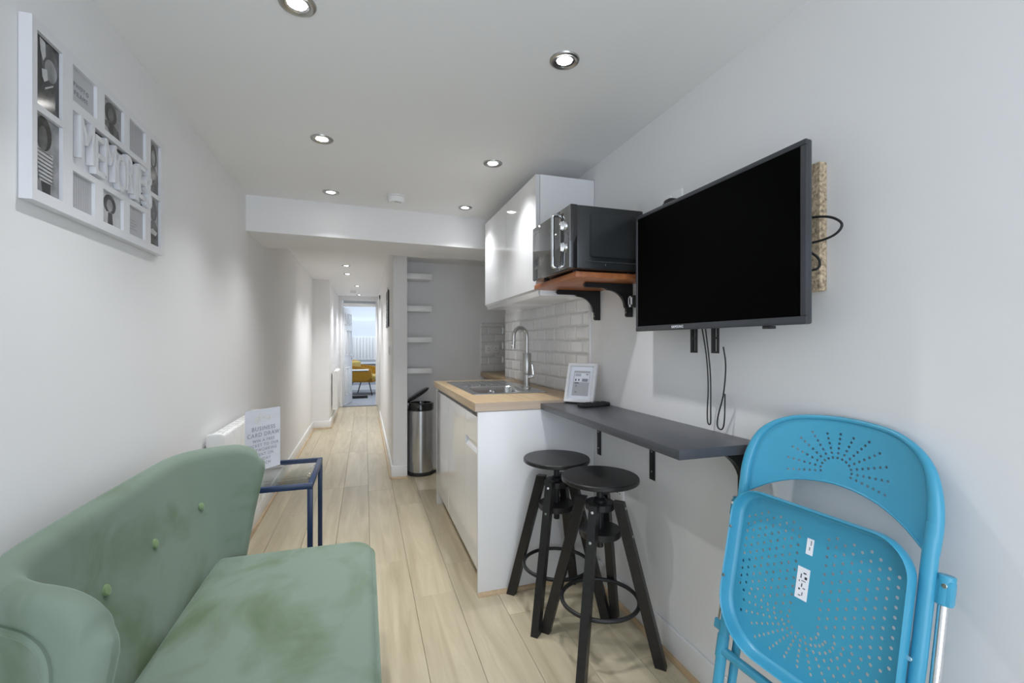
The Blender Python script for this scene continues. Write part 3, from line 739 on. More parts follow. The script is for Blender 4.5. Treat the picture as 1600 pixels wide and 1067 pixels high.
so = part('spout', MB().tube(gp, .0115, 16), 'brushed_nickel', tp, 60)
part('nozzle', MB().cyl((tx-.1025, ty-.041, 1.18), (tx-.1035, ty-.0413, 1.162), .0135, 18), 'brushed_nickel', so)
lv = part('lever', MB().cyl((tx+.012, ty-.015, .985), (tx+.03, ty-.045, .990), .0125, 18).tube([(tx+.028, ty-.042, .985), (tx+.026, ty-.04, 1.02), (tx+.022, ty-.034, 1.06)], .0045, 10), 'chrome', tp)

# alcove worktop and cabinet
wt2 = thing('alcove_worktop', 'short oak effect worktop in the recess behind the kitchen wall', 'worktop', (1.4, 4.0, .87))
part('slab', MB().box((1.09, 3.645, .870), (1.745, 4.388, .910), .001), 'worktop_oak', wt2)
cb2 = thing('alcove_cabinet', 'white base cabinet under the worktop in the recess', 'cabinet', (1.4, 4.0, 0))
part('carcass', MB().box((1.125, 3.65, .10), (1.74, 4.39, .868), .001), 'white_gloss', cb2)
part('door', MB().box((1.104, 3.652, .115), (1.124, 4.388, .852), .0012), 'cab_gloss', cb2)
part('plinth', MB().box((1.16, 3.652, 0), (1.175, 4.388, .1)), 'white_gloss', cb2)

# ------------------------------------------------------------------ wall cupboards
UX, UZ0, UZ1 = .800, 1.430, 2.024
def wallcab(label, ya, yb, near):
    t = thing('wall_cupboard', label, 'cupboard', ((UX+XR)/2, (ya+yb)/2, UZ0))
    part('carcass', MB().box((UX+.024, ya+(.016 if near else .001), UZ0+.001), (XR-.002, yb, UZ1), .001), 'white_gloss', t)
    if near: part('end_panel', MB().box((UX+.022, ya, UZ0-.002), (XR-.002, ya+.016, UZ1+.001), .001), 'white_gloss', t)
    x0, x1 = UX, UX+.020
    prof = [(x0, UZ1), (x1, UZ1), (x1, UZ0-.004), (x1-.002, UZ0-.004), (x0+.012, UZ0+.012), (x0+.010, UZ0+.020), (x0, UZ0+.030)]
    mx = Matrix(((1, 0, 0, 0), (0, 0, 1, 0), (0, 1, 0, 0), (0, 0, 0, 1)))
    part('door', MB().prism(prof, ya+.001, yb-.001, mx, .0012), 'cab_gloss', t, 20)
wallcab('white gloss wall cupboard next to the microwave shelf', 2.090, 2.592, True)
wallcab('white gloss wall cupboard at the beam end above the tap', 2.593, 3.085, False)

# ------------------------------------------------------------------ microwave on its bracket shelf
SZ0, SZ1 = 1.452, 1.474
ms = thing('bracket_shelf', 'cherry wood wall shelf on two black curved brackets holding the microwave', 'shelf', (.95, 1.83, SZ0))
part('board', MB().box((.785, 1.615, SZ0), (XR-.001, 2.075, SZ1), .0015), 'cherry_wood', ms)
def bracket(parent, y, top, length=.235, drop=.145, th=.022):
    pts = [(0, 0), (-length+.008, 0), (-length, -.010), (-length+.008, -.022), (-.135, -.022), (-.122, -.030)]
    pts += [(-.122+.085*math.sin(a), -.030-.072*(1-math.cos(a))) for a in [PI/2*k/8 for k in range(1, 9)]]
    pts += [(-.030, -.108), (-.030, -drop+.006), (-.024, -drop), (0, -drop)]
    mx = Matrix(((1, 0, 0, XR-.001), (0, 0, 1, y), (0, 1, 0, top), (0, 0, 0, 1)))
    b = part('bracket', MB().prism(pts, -th/2, th/2, mx, .003), 'black_metal', parent)
    part('screw', MB().cyl((XR-.0315, y, top-.125), (XR-.029, y, top-.125), .004, 10), 'steel', b)
    return b
b1 = bracket(ms, 1.745, SZ0); b2 = bracket(ms, 2.035, SZ0)
MX0, MX1, MY0, MY1, MZ0, MZ1 = .748, 1.075, 1.590, 2.000, 1.481, 1.728
mw = thing('microwave', 'black microwave with mirrored door standing on the cherry wood shelf', 'microwave', (.91, 1.8, SZ1))
part('body', MB().box((MX0+.03, MY0+.002, MZ0), (MX1, MY1-.002, MZ1), .006), 'microwave_black', mw)
part('front_bezel', MB().box((MX0+.004, MY0, MZ0), (MX0+.032, MY1, MZ1), .003), 'black_gloss', mw)
dw = part('door', MB().box((MX0, MY0+.098, MZ0+.003), (MX0+.006, MY1-.002, MZ1-.003), .002), 'mirror_glass', mw)
cpn = part('control_panel', MB().box((MX0, MY0+.002, MZ0+.003), (MX0+.006, MY0+.095, MZ1-.003), .002), 'mirror_glass', mw)
for z in (1.652, 1.568):
    k = part('knob', MB().cyl((MX0+.002, MY0+.045, z), (MX0-.012, MY0+.045, z), .020, 24, .0185).box((MX0-.020, MY0+.041, z-.016), (MX0-.011, MY0+.049, z+.016), .002), 'chrome', mw)
part('handle', MB().tube(smooth_path([(MX0+.003, MY0+.112, MZ0+.018), (MX0-.022, MY0+.112, MZ0+.022), (MX0-.024, MY0+.112, MZ0+.05), (MX0-.024, MY0+.112, MZ1-.05), (MX0-.022, MY0+.112, MZ1-.022), (MX0+.003, MY0+.112, MZ1-.018)], 5), .0075, 12), 'chrome', mw, 60)
part('handle_inset', MB().box((MX0-.001, MY0+.065, MZ0+.02), (MX0+.001, MY0+.10, MZ1-.02), .0005), 'black_gloss', mw)
part('side_panel', MB().prism(rrect(MX0+.085, MX1-.035, MZ0+.045, MZ1-.03, .014, 5), 0, .007, Matrix(((1, 0, 0, 0), (0, 0, -1, MY0+.002), (0, 1, 0, 0), (0, 0, 0, 1))), .004), 'microwave_black', mw)
part('side_groove', MB().box((MX0+.07, MY0+.0005, MZ0+.028), (MX1-.03, MY0+.0022, MZ0+.032)), 'rubber', mw)
part('screw', MB().cyl((.905, MY0+.003, MZ0+.018), (.905, MY0-.0008, MZ0+.018), .004, 12), 'chrome', mw)
for x in (MX0+.05, MX1-.04):
    for y in (MY0+.05, MY1-.05): part('foot', MB().cyl((x, y, SZ1), (x, y, MZ0+.002), .012, 14), 'rubber', mw)
mt = text_mb('Russell Hobbs', .013, .0001)
part('lettering', placed(mt, frame_mx((MX0-.0004, 1.952, MZ1-.028), (0, -1, 0), (0, 0, 1))), 'silver_button', dw, flat=True)
pc = tag(part('power_cable', MB().tube(smooth_path([(1.083, 1.63, 1.70), (1.098, 1.60, 1.69), (1.105, 1.575, 1.64), (1.105, 1.57, 1.55), (1.102, 1.60, 1.50), (1.104, 1.60, 1.44)], 6), .0035, 8), 'rubber'), 'black power cable dropping behind the microwave beside the television', 'cable')
pl = thing('power_plug', 'black plug with a white label hanging behind the near shelf bracket', 'plug', (1.09, 1.688, 1.36), local=False)
part('plug_body', MB().box((1.072, 1.66, 1.345), (1.116, 1.705, 1.395), .010), 'rubber', pl)
part('plug_label', MB().box((1.0705, 1.668, 1.356), (1.0722, 1.697, 1.386)).box((1.0705, 1.680, 1.346), (1.0722, 1.690, 1.392)), 'paper', pl)

# ------------------------------------------------------------------ television
tvx0, tvx1, tvy0, tvy1, tvz0, tvz1 = 1.000, 1.046, .816, 1.533, 1.237, 1.681
tv = thing('television', 'black flat screen television mounted above the wall desk', 'television', (1.03, 1.17, 1.24))
part('casing', MB().box((tvx0+.003, tvy0, tvz0), (tvx0+.022, tvy1, tvz1), .005).box((tvx0+.02, tvy0+.07, tvz0+.03), (tvx1, tvy1-.07, tvz1-.06), .012), 'tv_bezel', tv)
bz = .014
part('bezel', MB().box((tvx0, tvy0, tvz0), (tvx0+.008, tvy1, tvz0+.020), .003).box((tvx0, tvy0, tvz1-bz), (tvx0+.008, tvy1, tvz1), .003).box((tvx0, tvy0, tvz0+.020), (tvx0+.008, tvy0+.016, tvz1-bz), .003).box((tvx0, tvy1-bz, tvz0+.020), (tvx0+.008, tvy1, tvz1-bz), .003), 'tv_bezel', tv)
part('screen', MB().box((tvx0+.0015, tvy0+.015, tvz0+.019), (tvx0+.006, tvy1-.013, tvz1-.013)), 'screen', tv)
part('logo', placed(text_mb('SAMSUNG', .0125, .0002, 1.1), frame_mx((tvx0-.0003, 1.285, tvz0+.010), (0, -1, 0), (0, 0, 1))), 'paper', tv, flat=True)
part('sensor', MB().box((tvx0+.008, .925, tvz0-.008), (tvx0+.03, .950, tvz0+.001), .002), 'black_gloss', tv)
for y in (1.262, 1.165):
    r = MB().box((tvx1, y-.016, 1.160), (tvx1+.004, y-.008, 1.60)).box((tvx1, y+.006, 1.160), (tvx1+.004, y+.012, 1.60)).box((tvx1, y+.012, 1.160), (tvx1+.016, y+.015, 1.60))
    for z in (1.160, 1.205, 1.29, 1.37, 1.45, 1.53, 1.594): r.box((tvx1, y-.008, z), (tvx1+.004, y+.006, z+.006))
    part('mount_rail', r, 'black_metal', tv)
part('mount_plate', MB().box((tvx1+.016, 1.06, 1.40), (1.0945, 1.36, 1.58), .002), 'black_metal', tv)
cb = tag(part('mounting_board', MB().box((1.095, .856, 1.325), (XR-.0005, 1.42, 1.652), .001), 'chipboard'), 'raw chipboard panel on the wall behind the television', 'board')
def cable(name, pts, r, label, cat, m='rubber', group=None):
    return tag(part(name, MB().tube(smooth_path(pts, 7), r, 8), m, ang=60), label, cat, group)
cable('signal_cable', [(1.055, .93, 1.51), (1.075, .88, 1.512), (1.08, .82, 1.50), (1.082, .79, 1.475), (1.08, .81, 1.452), (1.075, .87, 1.445), (1.055, .95, 1.45)], .003, 'black cable looping out from behind the television past the chipboard edge, upper loop', 'cable')
cable('antenna_cable', [(1.050, .93, 1.435), (1.060, .88, 1.432), (1.070, .842, 1.405), (1.068, .838, 1.378), (1.06, .87, 1.375), (1.05, .93, 1.39)], .003, 'black cable looping out from behind the television past the chipboard edge, lower loop', 'cable')
cable('pull_cord', [(1.062, 1.244, 1.26), (1.08, 1.240, 1.15), (1.09, 1.243, 1.05), (1.095, 1.253, .96), (1.095, 1.250, .925), (1.095, 1.238, .925), (1.094, 1.236, .97), (1.09, 1.234, 1.10), (1.07, 1.236, 1.26)], .0022, 'thin black pull cord hanging in a narrow loop under the television', 'cord', 'black_metal')
cable('pull_cord', [(1.066, 1.150, 1.18), (1.08, 1.155, 1.12), (1.09, 1.175, 1.03), (1.095, 1.205, .95), (1.095, 1.205, .918), (1.095, 1.185, .916), (1.095, 1.176, .95), (1.091, 1.170, 1.03)], .0022, 'thin black pull cord hanging in a wide teardrop loop under the television', 'cord', 'black_metal')

# ------------------------------------------------------------------ sockets and switches
def socket(name, loc, rotz, label, plugs=(), cat='socket', w=.146, h=.086, switch=False):
    t = thing(name, label, cat, loc, rot=(0, 0, rotz), local=True)   # local x along wall, -y out
    p = part('faceplate', MB().box((-w/2, -.010, -h/2), (w/2, -.0006, h/2), .003), 'white_plastic', t)
    if switch: part('rocker', MB().box((-.014, -.0135, -.022), (.014, -.009, .022), .002), 'white_plastic', p); return t
    for sx in (-.036, .036):
        part('rocker', MB().box((sx-.028*(1 if sx > 0 else -1)-.006, -.0135, .008), (sx-.028*(1 if sx > 0 else -1)+.006, -.009, .03), .001), 'white_plastic', p)
        part('pin_hole', MB().box((sx-.003, -.0104, .006), (sx+.003, -.0098, .015)).box((sx-.013, -.0104, -.014), (sx-.006, -.0098, -.009)).box((sx+.006, -.0104, -.014), (sx+.013, -.0098, -.009)), 'ink_dark', p)
    return t
socket('wall_socket', (XR, 1.475, 1.722), -PI/2, 'white double socket on the wall just above the television')
pg2 = tag(part('power_plug', MB().box((1.062, 1.405, 1.682), (1.1085, 1.452, 1.728), .012, 3), 'rubber'), 'black plug in the socket above the television', 'plug')
socket('wall_socket', (XR, 1.875, .515), -PI/2, 'white double socket low on the wall behind the bar stools')
socket('wall_socket', (1.21, 4.389, 1.135), 0, 'white double socket on the tiles in the kitchen recess')
socket('light_switch', (.238, 4.72, 1.12), -PI/2, 'white light switch on the corridor partition below the dark sign', cat='switch', w=.086, switch=True)

# ------------------------------------------------------------------ dark wall sign in the corridor
ws = thing('wall_sign', 'dark hanging board with white script on the corridor partition', 'wall sign', (.238, 5.02, 1.55))
part('board', MB().prism([(4.80, 1.365), (5.24, 1.365), (5.24, 1.735), (5.20, 1.75), (4.84, 1.75), (4.80, 1.735)], .224, .2375, Matrix(((0, 0, 1, 0), (1, 0, 0, 0), (0, 1, 0, 0), (0, 0, 0, 1))), .002), 'black_wood', ws)
for (y, z, r) in ((4.95, 1.62, .035), (5.04, 1.56, .045), (4.93, 1.50, .035), (5.10, 1.43, .04)):
    part('script', MB().tube(smooth_path([(.2235, y+r, z), (.2235, y, z+r*.9), (.2235, y-r, z-.2*r), (.2235, y+.2*r, z-r*.8), (.2235, y+1.3*r, z-.4*r)], 5), .003, 6), 'paper', ws)
part('hook', MB().tube([(.231, 5.02, 1.75), (.231, 5.02, 1.79)], .003, 8), 'steel', ws)

# ------------------------------------------------------------------ wall desk
dk = thing('wall_desk', 'narrow dark grey wall mounted desk board below the television', 'desk', (.97, 1.55, .87))
dx0, dz0, dz1 = .822, .869, .897
part('board', MB().box((dx0, 1.048, dz0), (XR-.0015, 2.084, dz1), .001), 'desk_laminate', dk)
for y in (1.125, 1.592, 2.035):
    m = MB().box((XR-.005, y-.018, dz0-.235), (XR-.0012, y+.018, dz0), .001).box((XR-.235, y-.015, dz0-.005), (XR-.005, y+.015, dz0-.0004), .001)
    gus = [(XR-.005, dz0-.005), (XR-.125, dz0-.005)]+[(XR-.125+.120*math.sin(a), dz0-.125+.120*math.cos(a)-.004) for a in [PI/2*k/10 for k in range(1, 11)]]
    m.prism(gus, -.011, .011, Matrix(((1, 0, 0, 0), (0, 0, 1, y), (0, 1, 0, 0), (0, 0, 0, 1))))
    b = part('bracket', m, 'black_metal', dk)
    for z in (dz0-.20, dz0-.12): part('screw', MB().cyl((XR-.005, y, z), (XR-.0068, y, z), .0035, 10), 'chrome', b)

# small photo frame leaning on the wall
pf = thing('desk_photo_frame', 'small white frame with a printed notice leaning at the end of the desk', 'picture frame', (1.003, 2.022, dz1), rot=(math.radians(-20), 0, math.radians(-47)), local=True)
fw, fh, fd = .150, .198, .028
def ringframe(x0, x1, z0, z1, i, y0, y1):
    return MB().box((x0, y0, z0), (x0+i, y1, z1), .0015).box((x1-i, y0, z0), (x1, y1, z1), .0015).box((x0+i, y0, z0), (x1-i, y1, z0+i), .0015).box((x0+i, y0, z1-i), (x1-i, y1, z1), .0015)
part('frame', ringframe(-fw/2, fw/2, 0, fh, .014, -fd, 0), 'trim_white', pf)
mtb = part('mount', MB().box((-fw/2+.013, -.010, .013), (fw/2-.013, -.004, fh-.013)), 'paper', pf)
pr_ = part('printed_notice', MB().box((-.044, -.0112, .036), (.040, -.0100, .163)), 'card_grey', mtb)
def pbox(x0, x1, z0, z1, m): part('print_block', MB().box((x0, -.0117, z0), (x1, -.0112, z1)), m, mtb)
pbox(-.040, .037, .105, .152, 'paper'); 
def pbox2(x0, x1, z0, z1, m): part('print_block', MB().box((x0, -.0121, z0), (x1, -.01165, z1)), m, mtb)
pbox2(-.036, -.006, .143, .147, 'ink_grey'); pbox2(-.036, -.006, .136, .140, 'ink_grey'); pbox2(.020, .032, .142, .148, 'ink_grey')
pbox2(.002, .032, .108, .123, 'ink_grey'); pbox2(-.034, -.028, .110, .121, 'ink_dark'); pbox2(-.018, -.012, .112, .121, 'ink_dark'); pbox2(-.036, -.014, .098, .102, 'ink_dark'); pbox2(-.030, -.022, .080, .090, 'ink_grey'); pbox2(-.030, -.020, .050, .058, 'ink_grey')
part('strut', MB().box((-.02, 0, .03), (.02, .004, .15), .001), 'dark_gap', pf)
# remote
rm = thing('remote_control', 'black remote control lying on the dark grey desk', 'remote control', (1.025, 1.915, dz1), rot=(0, 0, math.radians(9)), local=True)
part('shell', MB().loft([[Vector((x, yy*wd, zz*h)) for yy, zz in ((-.5, .15), (-.42, .0), (.42, 0), (.5, .15), (.5, .7), (.40, 1), (-.40, 1), (-.5, .7))] for x, wd, h in ((-.085, .030, .012), (-.080, .042, .017), (-.03, .046, .018), (.03, .044, .018), (.076, .042, .017), (.083, .030, .012))]), 'rubber', rm, 50)
for i in range(6):
    for j in range(3): part('key', MB().box((-.062+.022*i, -.0145+.0115*j, .0165), (-.050+.022*i, -.0085+.0115*j, .0195), .001), 'silver_button' if (i, j) == (2, 1) else 'black_metal', rm)

# ------------------------------------------------------------------ bar stools
st = thing('bar_stool', '', 'stool', (0, 0, 0), group='black round bar stools', local=True)
part('seat', MB().lathe([(0, .656), (.146, .656), (.150, .660), (.150, .671), (.147, .675), (0, .676)], 56), 'black_wood', st)
part('spindle', MB().cyl((0, 0, .398), (0, 0, .655), .0135, 20).lathe([(0, .575), (.026, .575), (.026, .583), (.020, .590), (.0135, .592)], 28).lathe([(.0135, .640), (.030, .650), (.030, .6555), (0, .6555)], 24), 'black_metal', st)
part('upper_disc', MB().lathe([(0, .548), (.054, .548), (.056, .550), (.056, .573), (.054, .575), (0, .575)], 40), 'black_wood', st)
part('lower_disc', MB().lathe([(0, .446), (.079, .446), (.081, .448), (.081, .470), (.079, .472), (0, .472)], 40), 'black_wood', st)
ring = [(.1485*math.cos(2*PI*k/48), .1485*math.sin(2*PI*k/48), .195) for k in range(48)]
part('foot_ring', MB().tube(ring, .008, 12, closed=True), 'black_metal', st, 60)
for k in range(4):
    a = PI/4+PI/2*k; e = Vector((math.cos(a), math.sin(a), 0)); t = Vector((-e.y, e.x, 0))
    def sec(r, z, w_, d): return [e*(r-d)+t*w_+Vector((0, 0, z)), e*(r+d)+t*w_+Vector((0, 0, z)), e*(r+d)-t*w_+Vector((0, 0, z)), e*(r-d)-t*w_+Vector((0, 0, z))]
    lg = part('leg', MB().loft([sec(.230, .0, .0155, .020), sec(.074, .585, .0155, .020)]), 'black_wood', st)
    for z in (.562, .460):
        r = .230+(.074-.230)*z/.585+.020; d = Vector((e.x, e.y, .28)).normalized(); p = e*r+Vector((0, 0, z))
        part('bolt', MB().cyl(p-d*.002, p+d*.0012, .0055, 12), 'chrome', lg)
st.location = (.874, 1.586, 0); st['label'] = 'black round-seat bar stool standing nearer the turquoise folding chair'; st.rotation_euler = (0, 0, 0)
dup(st, (.828, 1.902, 0), 'black round-seat bar stool against the white cabinet end panel')

# ------------------------------------------------------------------ turquoise folding chair
ca, lean = math.radians(4), .2
ew = Vector((-math.sin(ca), math.cos(ca), 0)); hh = Vector((math.cos(ca), math.sin(ca), 0)); eu = (hh*lean+Vector((0, 0, 1))).normalized(); en = ew.cross(eu)
fc = thing('folding_chair', 'turquoise folding chair with perforated seat folded against the white wall', 'chair', (0, 0, 0), local=True)
cm = Matrix((-ew, en, eu)).transposed().to_4x4(); cm.translation = Vector((.868, .789, 0))
# local x = across (away from the kitchen), y = towards the wall, z = up the chair
fc.matrix_world = cm
def perforated(outline, holes, hr, surf, thick, name, m, parent, grid=.02, hn=8):
    """sheet with real punched holes. outline: closed 2D loop, surf(x,z)->y"""
    V = []; E = []
    def loop(pts):
        n = len(V); V.extend([Vector(p) for p in pts]); E.extend([(n+i, n+(i+1) % len(pts)) for i in range(len(pts))])
    loop(outline)
    rad = []
    for h in holes:
        loop([(h[0]+hr*math.cos(2*PI*k/hn), h[1]+hr*math.sin(2*PI*k/hn)) for k in range(hn)])
    def inpoly(x, y):
        c = False; n = len(outline)
        for i in range(n):
            (x1, y1), (x2, y2) = outline[i], outline[(i+1) % n]
            if (y1 > y) != (y2 > y) and x < (x2-x1)*(y-y1)/(y2-y1)+x1: c = not c
        return c
    xs = [p[0] for p in outline]; zs_ = [p[1] for p in outline]
    x = min(xs)+grid/2
    while x < max(xs):
        z = min(zs_)+grid/2
        while z < max(zs_):
            if inpoly(x, z) and all((x-h[0])**2+(z-h[1])**2 > (hr*1.6)**2 for h in holes): V.append(Vector((x, z)))
            z += grid
        x += grid
    vo, eo, fo, _, _, _ = geometry.delaunay_2d_cdt(V, E, [], 0, 1e-6)
    keep = []
    hb = {}
    for h in holes: hb.setdefault((int(h[0]//.03), int(h[1]//.03)), []).append(h)
    for f in fo:
        c = sum((vo[i] for i in f), Vector((0, 0)))/len(f)
        if not inpoly(c.x, c.y): continue
        bx, bz = int(c.x//.03), int(c.y//.03)
        if any((c.x-h[0])**2+(c.y-h[1])**2 < (hr*.93)**2 for i in (-1, 0, 1) for j in (-1, 0, 1) for h in hb.get((bx+i, bz+j), ())): continue
        keep.append(f)
    n = len(vo)
    vs = [(v.x, surf(v.x, v.y), v.y) for v in vo]+[(v.x, surf(v.x, v.y)+thick, v.y) for v in vo]
    fs = [tuple(f) for f in keep]+[tuple(i+n for i in reversed(f)) for f in keep]
    cnt = {}
    for f in keep:
        for i in range(len(f)):
            a, b = f[i], f[(i+1) % len(f)]
            cnt[(a, b)] = 1
    for (a, b) in list(cnt):
        if (b, a) not in cnt: fs.append((b, a, a+n, b+n))
    return part(name, MB().add(vs, fs), m, parent, 40)
CW, TR = .213, .0135
# main tube frame: feet -> up -> over the top is the back panel
def backcurve(x): return .036*(1-(x/.215)**2)
top_pts = [(-CW, .80), (-CW-.002, .86), (-.207, .92), (-.188, .968), (-.150, 1.003), (-.095, 1.024), (0, 1.033), (.095, 1.024), (.150, 1.003), (.188, .968), (.207, .92), (CW+.002, .86), (CW, .80)]
tp2 = smooth_path([(p[0], 0, p[1]) for p in top_pts], 5)
bot = smooth_path([(.203, 0, .800), (.150, 0, .838), (.085, 0, .866), (0, 0, .878), (-.085, 0, .866), (-.150, 0, .838), (-.203, 0, .800)], 4)
outline = [(p.x, p.z) for p in tp2]+[(p.x, p.z) for p in bot]
holes = []
for k in range(13):
    a = math.radians(-14+208*k/12)
    for j in range(7):
        r = .034+.0125*j; x = r*math.cos(a)*1.06; z = .908+r*math.sin(a)*.92
        if z > .872+.02-.35*abs(x)*abs(x)*10 and z < 1.0: holes.append((x, z))
holes = [h for h in holes if h[1] > .895-.9*h[0]**2*2]
bp_ = perforated(outline, holes, .0033, lambda x, z: backcurve(x), .002, 'backrest', 'turquoise', fc, .018)
part('back_rim', MB().tube([(p.x, backcurve(p.x)+.001, p.z) for p in tp2], [.0062+.0073*min(1, abs(p.x)/.213)**6 for p in tp2], 12), 'turquoise', bp_, 60)
part('lower_rim', MB().tube([(p.x, backcurve(p.x), p.z) for p in bot], .0028, 8), 'turquoise', bp_, 60)
for s in (-1, 1):
    tb_ = part('front_tube', MB().tube([(s*(CW-.012), 0, .012), (s*(CW-.004), 0, .40), (s*CW, 0, .60), (s*CW, 0, .80), (s*(CW+.001), 0, .86)], TR, 14), 'turquoise', fc, 60)
    part('foot_cap', MB().cyl((s*(CW-.012), 0, .004), (s*(CW-.012), 0, .03), TR+.002, 14), 'rubber', tb_)
    part('collar', MB().cyl((s*(CW-.0035), 0, .345), (s*(CW-.003), 0, .405), TR+.0015, 14), 'turquoise', tb_)
    part('rear_tube', MB().tube([(s*.188, .030, .014), (s*.192, .032, .40), (s*.196, .030, .62)], .011, 12), 'turquoise', fc, 60)
    br = part('pivot_bracket', MB().cyl((s*.236, .012, .715), (s*.236, .012, .770), .014, 14).box((s*.236-.014, .0, .715), (s*.236+.014, .022, .762), .005).box((min(s*.214, s*.236), .004, .725), (max(s*.214, s*.236), .018, .755), .003), 'turquoise', fc)
    part('rivet', MB().cyl((s*.240, .0, .752), (s*.240, -.004, .752), .0045, 12), 'chrome', br)
    part('slide_rod', MB().cyl((s*.236, .012, .43), (s*.235, .012, .718), .0085, 16), 'chrome', fc)
    part('rod_clamp', MB().box((min(s*.205, s*.248), 0, .405), (max(s*.205, s*.248), .024, .432), .004), 'turquoise', fc)
    part('rivet', MB().cyl((s*.206, -.012, .60), (s*.206, -.0165, .60), .0045, 12), 'chrome', tb_)
part('cross_bar', MB().tube([(-CW+.004, .0, .365), (CW-.004, .0, .365)], .012, 12), 'turquoise', fc)
part('cross_bar', MB().tube([(-.19, .031, .16), (.19, .031, .16)], .010, 12), 'turquoise', fc)
# folded seat pan, underside facing the room
SO = rrect(-.190, .190, .432, .795, [.055, .055, .105, .105], 8)
holes = []
def clear(x, z): return True
for i in range(9):
    for s in (-1, 1):
        x = s*(.034+.0175*i)
        for j in range(12):
            z = .765-.0195*j-(.0 if i % 2 else .009)
            if abs(x) > .145 and z > .765-.3*(abs(x)-.145)*2: continue
            if abs(x) < .178 and z > .555: holes.append((x, z))
for k in range(15):
    a = PI+PI*k/14
    for j in range(9):
        r = .030+.0145*j
        x = r*math.cos(a)*1.22; z = .548+r*math.sin(a)*.80
        if abs(x) < .172 and z > .450 and (abs(x) < .12 or z > .475+.5*(abs(x)-.12)): holes.append((x, z))
kk = []
for h in holes:
    if all((h[0]-g[0])**2+(h[1]-g[1])**2 > .0085**2 for g in kk): kk.append(h)
holes = kk
pan = perforated(SO, holes, .0037, lambda x, z: -.012, .0018, 'seat', 'turquoise', fc, .03)
def off(d): return rrect(-.190-d, .190+d, .432-d, .795+d, [.055+d, .055+d, .105+d, .105+d], 8)
R = [[Vector((p[0], y, p[1])) for p in off(d)] for d, y in ((0, -.0115), (.004, -.013), (.009, -.022), (.012, -.040), (.013, -.046), (.0145, -.047), (.016, -.044), (.016, -.020), (.012, -.0095), (.004, -.0095))]
part('seat_rim', MB().loft(R, cap=False), 'turquoise', pan, 60)
stk = part('sticker', MB().box((-.013, -.0132, .705), (.003, -.0122, .742)), 'paper', pan)
part('sticker_print', MB().box((-.004, -.01335, .727), (-.001, -.01315, .738)).box((-.0065, -.01335, .715), (-.0035, -.01315, .723)), 'ink_grey', stk)
stk2 = part('sticker', MB().box((-.026, -.0132, .600), (.003, -.0122, .672)), 'paper', pan)
pm = MB()
for (x, z, a, b) in ((-.008, .660, .0035, .0015), (-.016, .652, .0012, .0050), (-.0045, .650, .003, .003), (-.009, .642, .005, .0008), (-.012, .632, .0012, .004), (-.006, .626, .003, .001), (-.017, .622, .002, .002), (-.009, .613, .001, .004), (-.015, .608, .003, .001), (-.019, .640, .001, .002)): pm.box((x-a, -.01335, z-b), (x+a, -.01315, z+b))
part('sticker_print', pm, 'ink_dark', stk2)
for z in (.70, .57): part('rivet', MB().cyl((-.197, -.047, z), (-.197, -.0495, z), .004, 12), 'steel', pan)

# ------------------------------------------------------------------ floating shelves and bin
for i, (za, zb) in enumerate(((1.777, 1.829), (1.484, 1.536), (1.203, 1.249), (.920, .967))):
    o = tag(part('floating_shelf', MB().box((.3605, 4.195, za), (.585, 4.369, zb), .002), 'trim_white'),
            ['topmost empty white floating shelf in the recess', 'second white floating shelf from the top in the recess', 'third white floating shelf from the top in the recess', 'lowest white floating shelf in the recess above the bin'][i], 'shelf', 'floating shelves in the recess')
bn = thing('pedal_bin', 'stainless steel pedal bin with open black lid beside the white cabinet', 'bin', (.487, 4.235, 0), local=True)
part('base', MB().lathe([(0, .001), (.112, .001), (.118, .006), (.118, .028), (.114, .034), (0, .034)], 44), 'rubber', bn)
part('body', MB().lathe([(0, .032), (.113, .032), (.1135, .595), (0, .595)], 56), 'steel', bn)
part('rim', MB().lathe([(.092, .56), (.119, .59), (.119, .640), (.114, .652), (.094, .652), (.090, .62)], 48), 'black_gloss', bn)
part('inner_bucket', MB().lathe([(0, .45), (.091, .45), (.092, .56), (.0935, .648)], 40), 'rubber', bn)
part('hinge', MB().box((-.130, -.045, .595), (-.095, .045, .662), .008), 'black_gloss', bn)
lm = Matrix.Translation((-.112, 0, .660)) @ Matrix.Rotation(math.radians(-33), 4, 'Y') @ Matrix.Translation((.112, 0, 0))
ld = part('lid', MB().lathe([(0, -.002), (.105, -.002), (.114, .000), (.114, .008), (.100, .018), (.05, .024), (0, .026)], 44, lm), 'black_gloss', bn, 50)
part('pedal', MB().box((.105, -.03, .008), (.150, .03, .016), .003), 'rubber', bn)

# ------------------------------------------------------------------ far door, far room furniture
dA, dB = Vector((-.395, Y_END+.115, 0)), Vector((-.262, Y_END+.735, 0))
ex = (dB-dA).normalized(); dm = frame_mx((0, 0, 0), ex, Vector((0, 0, 1)))    # x along leaf, y up
dr_ = bpy.data.objects.new('door_1', None); COL.objects.link(dr_); dr_.location = dA+Vector((0, 0, .008)); dr_.rotation_euler = (0, 0, math.atan2(ex.y, ex.x)); dr_['kind'] = 'structure'
ORG['door_1'] = None
LW = (dB-dA).length
part('leaf', MB().box((0, -.018, 0), (LW, .018, DZ-.015), .002), 'trim_white', dr_)
for (xa, xb) in ((.09, LW/2-.035), (LW/2+.035, LW-.09)):
    for (za, zb) in ((.18, .72), (.95, 1.45), (1.55, 1.78)):
        pn = part('panel', MB().box((xa, -.030, za), (xa+.02, -.0175, zb), .004).box((xb-.02, -.030, za), (xb, -.0175, zb), .004).box((xa+.02, -.030, za), (xb-.02, -.0175, za+.02), .004).box((xa+.02, -.030, zb-.02), (xb-.02, -.0175, zb), .004).box((xa+.04, -.026, za+.04), (xb-.04, -.0175, zb-.04), .006), 'trim_white', dr_)
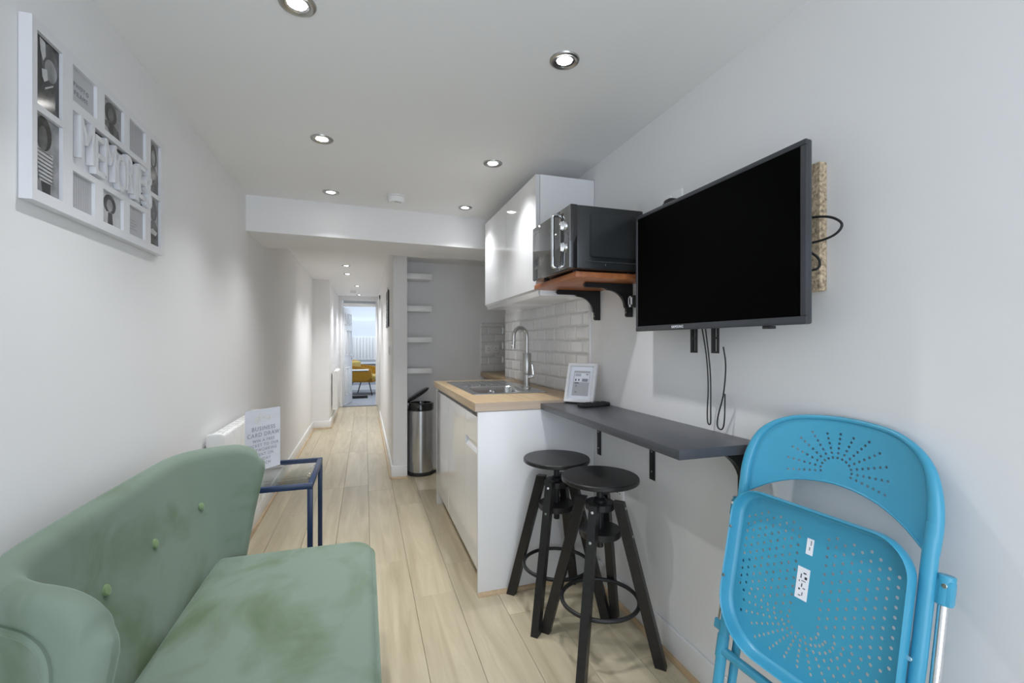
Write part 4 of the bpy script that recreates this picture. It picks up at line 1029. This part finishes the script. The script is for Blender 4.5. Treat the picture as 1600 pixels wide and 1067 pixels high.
hd = part('handle', MB().tube([(LW-.05, -.02, .93), (LW-.05, -.055, .93), (LW-.16, -.057, .93)], .009, 10).box((LW-.068, -.024, .86), (LW-.032, -.018, 1.0), .002), 'chrome', dr_)
# mustard armchair
ac = thing('armchair', 'mustard fabric armchair on thin black legs in the far carpeted room', 'chair', (.0, 11.30, 0), rot=(0, 0, math.radians(-21)), local=True)
cx, cy = 0, 0
part('seat', MB().box((cx-.28, cy-.27, .36), (cx+.32, cy+.27, .47), .05, 4), 'mustard_pale', ac, 60)
part('base_shell', MB().box((cx-.30, cy-.29, .30), (cx+.30, cy+.29, .38), .03, 3), 'mustard', ac, 60)
for s in (-1, 1):
    prof = [(cx-.34, .31), (cx+.18, .31), (cx+.30, .40), (cx+.26, .60), (cx+.08, .66), (cx-.34, .70)]
    part('arm', MB().prism(prof, cy+s*.31-.045, cy+s*.31+.045, Matrix(((1, 0, 0, 0), (0, 0, 1, 0), (0, 1, 0, 0), (0, 0, 0, 1))), .02), 'mustard', ac, 60)
part('backrest', MB().box((cx-.42, cy-.33, .32), (cx-.28, cy+.33, .80), .05, 4), 'mustard', ac, 60)
part('back_cushion', MB().box((cx-.29, cy-.25, .46), (cx-.18, cy+.25, .78), .045, 4), 'mustard_pale', ac, 60)
for x, y, q in ((-.18, -.26, -.1), (.20, -.26, .08), (-.18, .26, -.1), (.20, .26, .08)):
    part('leg', MB().cyl((cx+x, cy+y, .31), (cx+x+q, cy+y*1.08, .003), .012, 10), 'black_metal', ac)
ct = thing('laptop_table', 'black c-shaped side table in front of the mustard armchair', 'table', (-.1, 10.6, 0))
part('top', MB().box((-.36, 10.40, .60), (.08, 10.72, .618), .003), 'trim_white', ct)
part('frame', MB().box((-.305, 10.42, .003), (-.275, 10.45, .60), .002).box((-.305, 10.67, .003), (-.275, 10.70, .60), .002).box((-.305, 10.42, .003), (.06, 10.45, .028), .002).box((-.305, 10.67, .003), (.06, 10.70, .028), .002).box((-.305, 10.42, .58), (-.275, 10.70, .60), .002).box((-.275, 10.42, .585), (.06, 10.445, .60), .002), 'black_metal', ct)
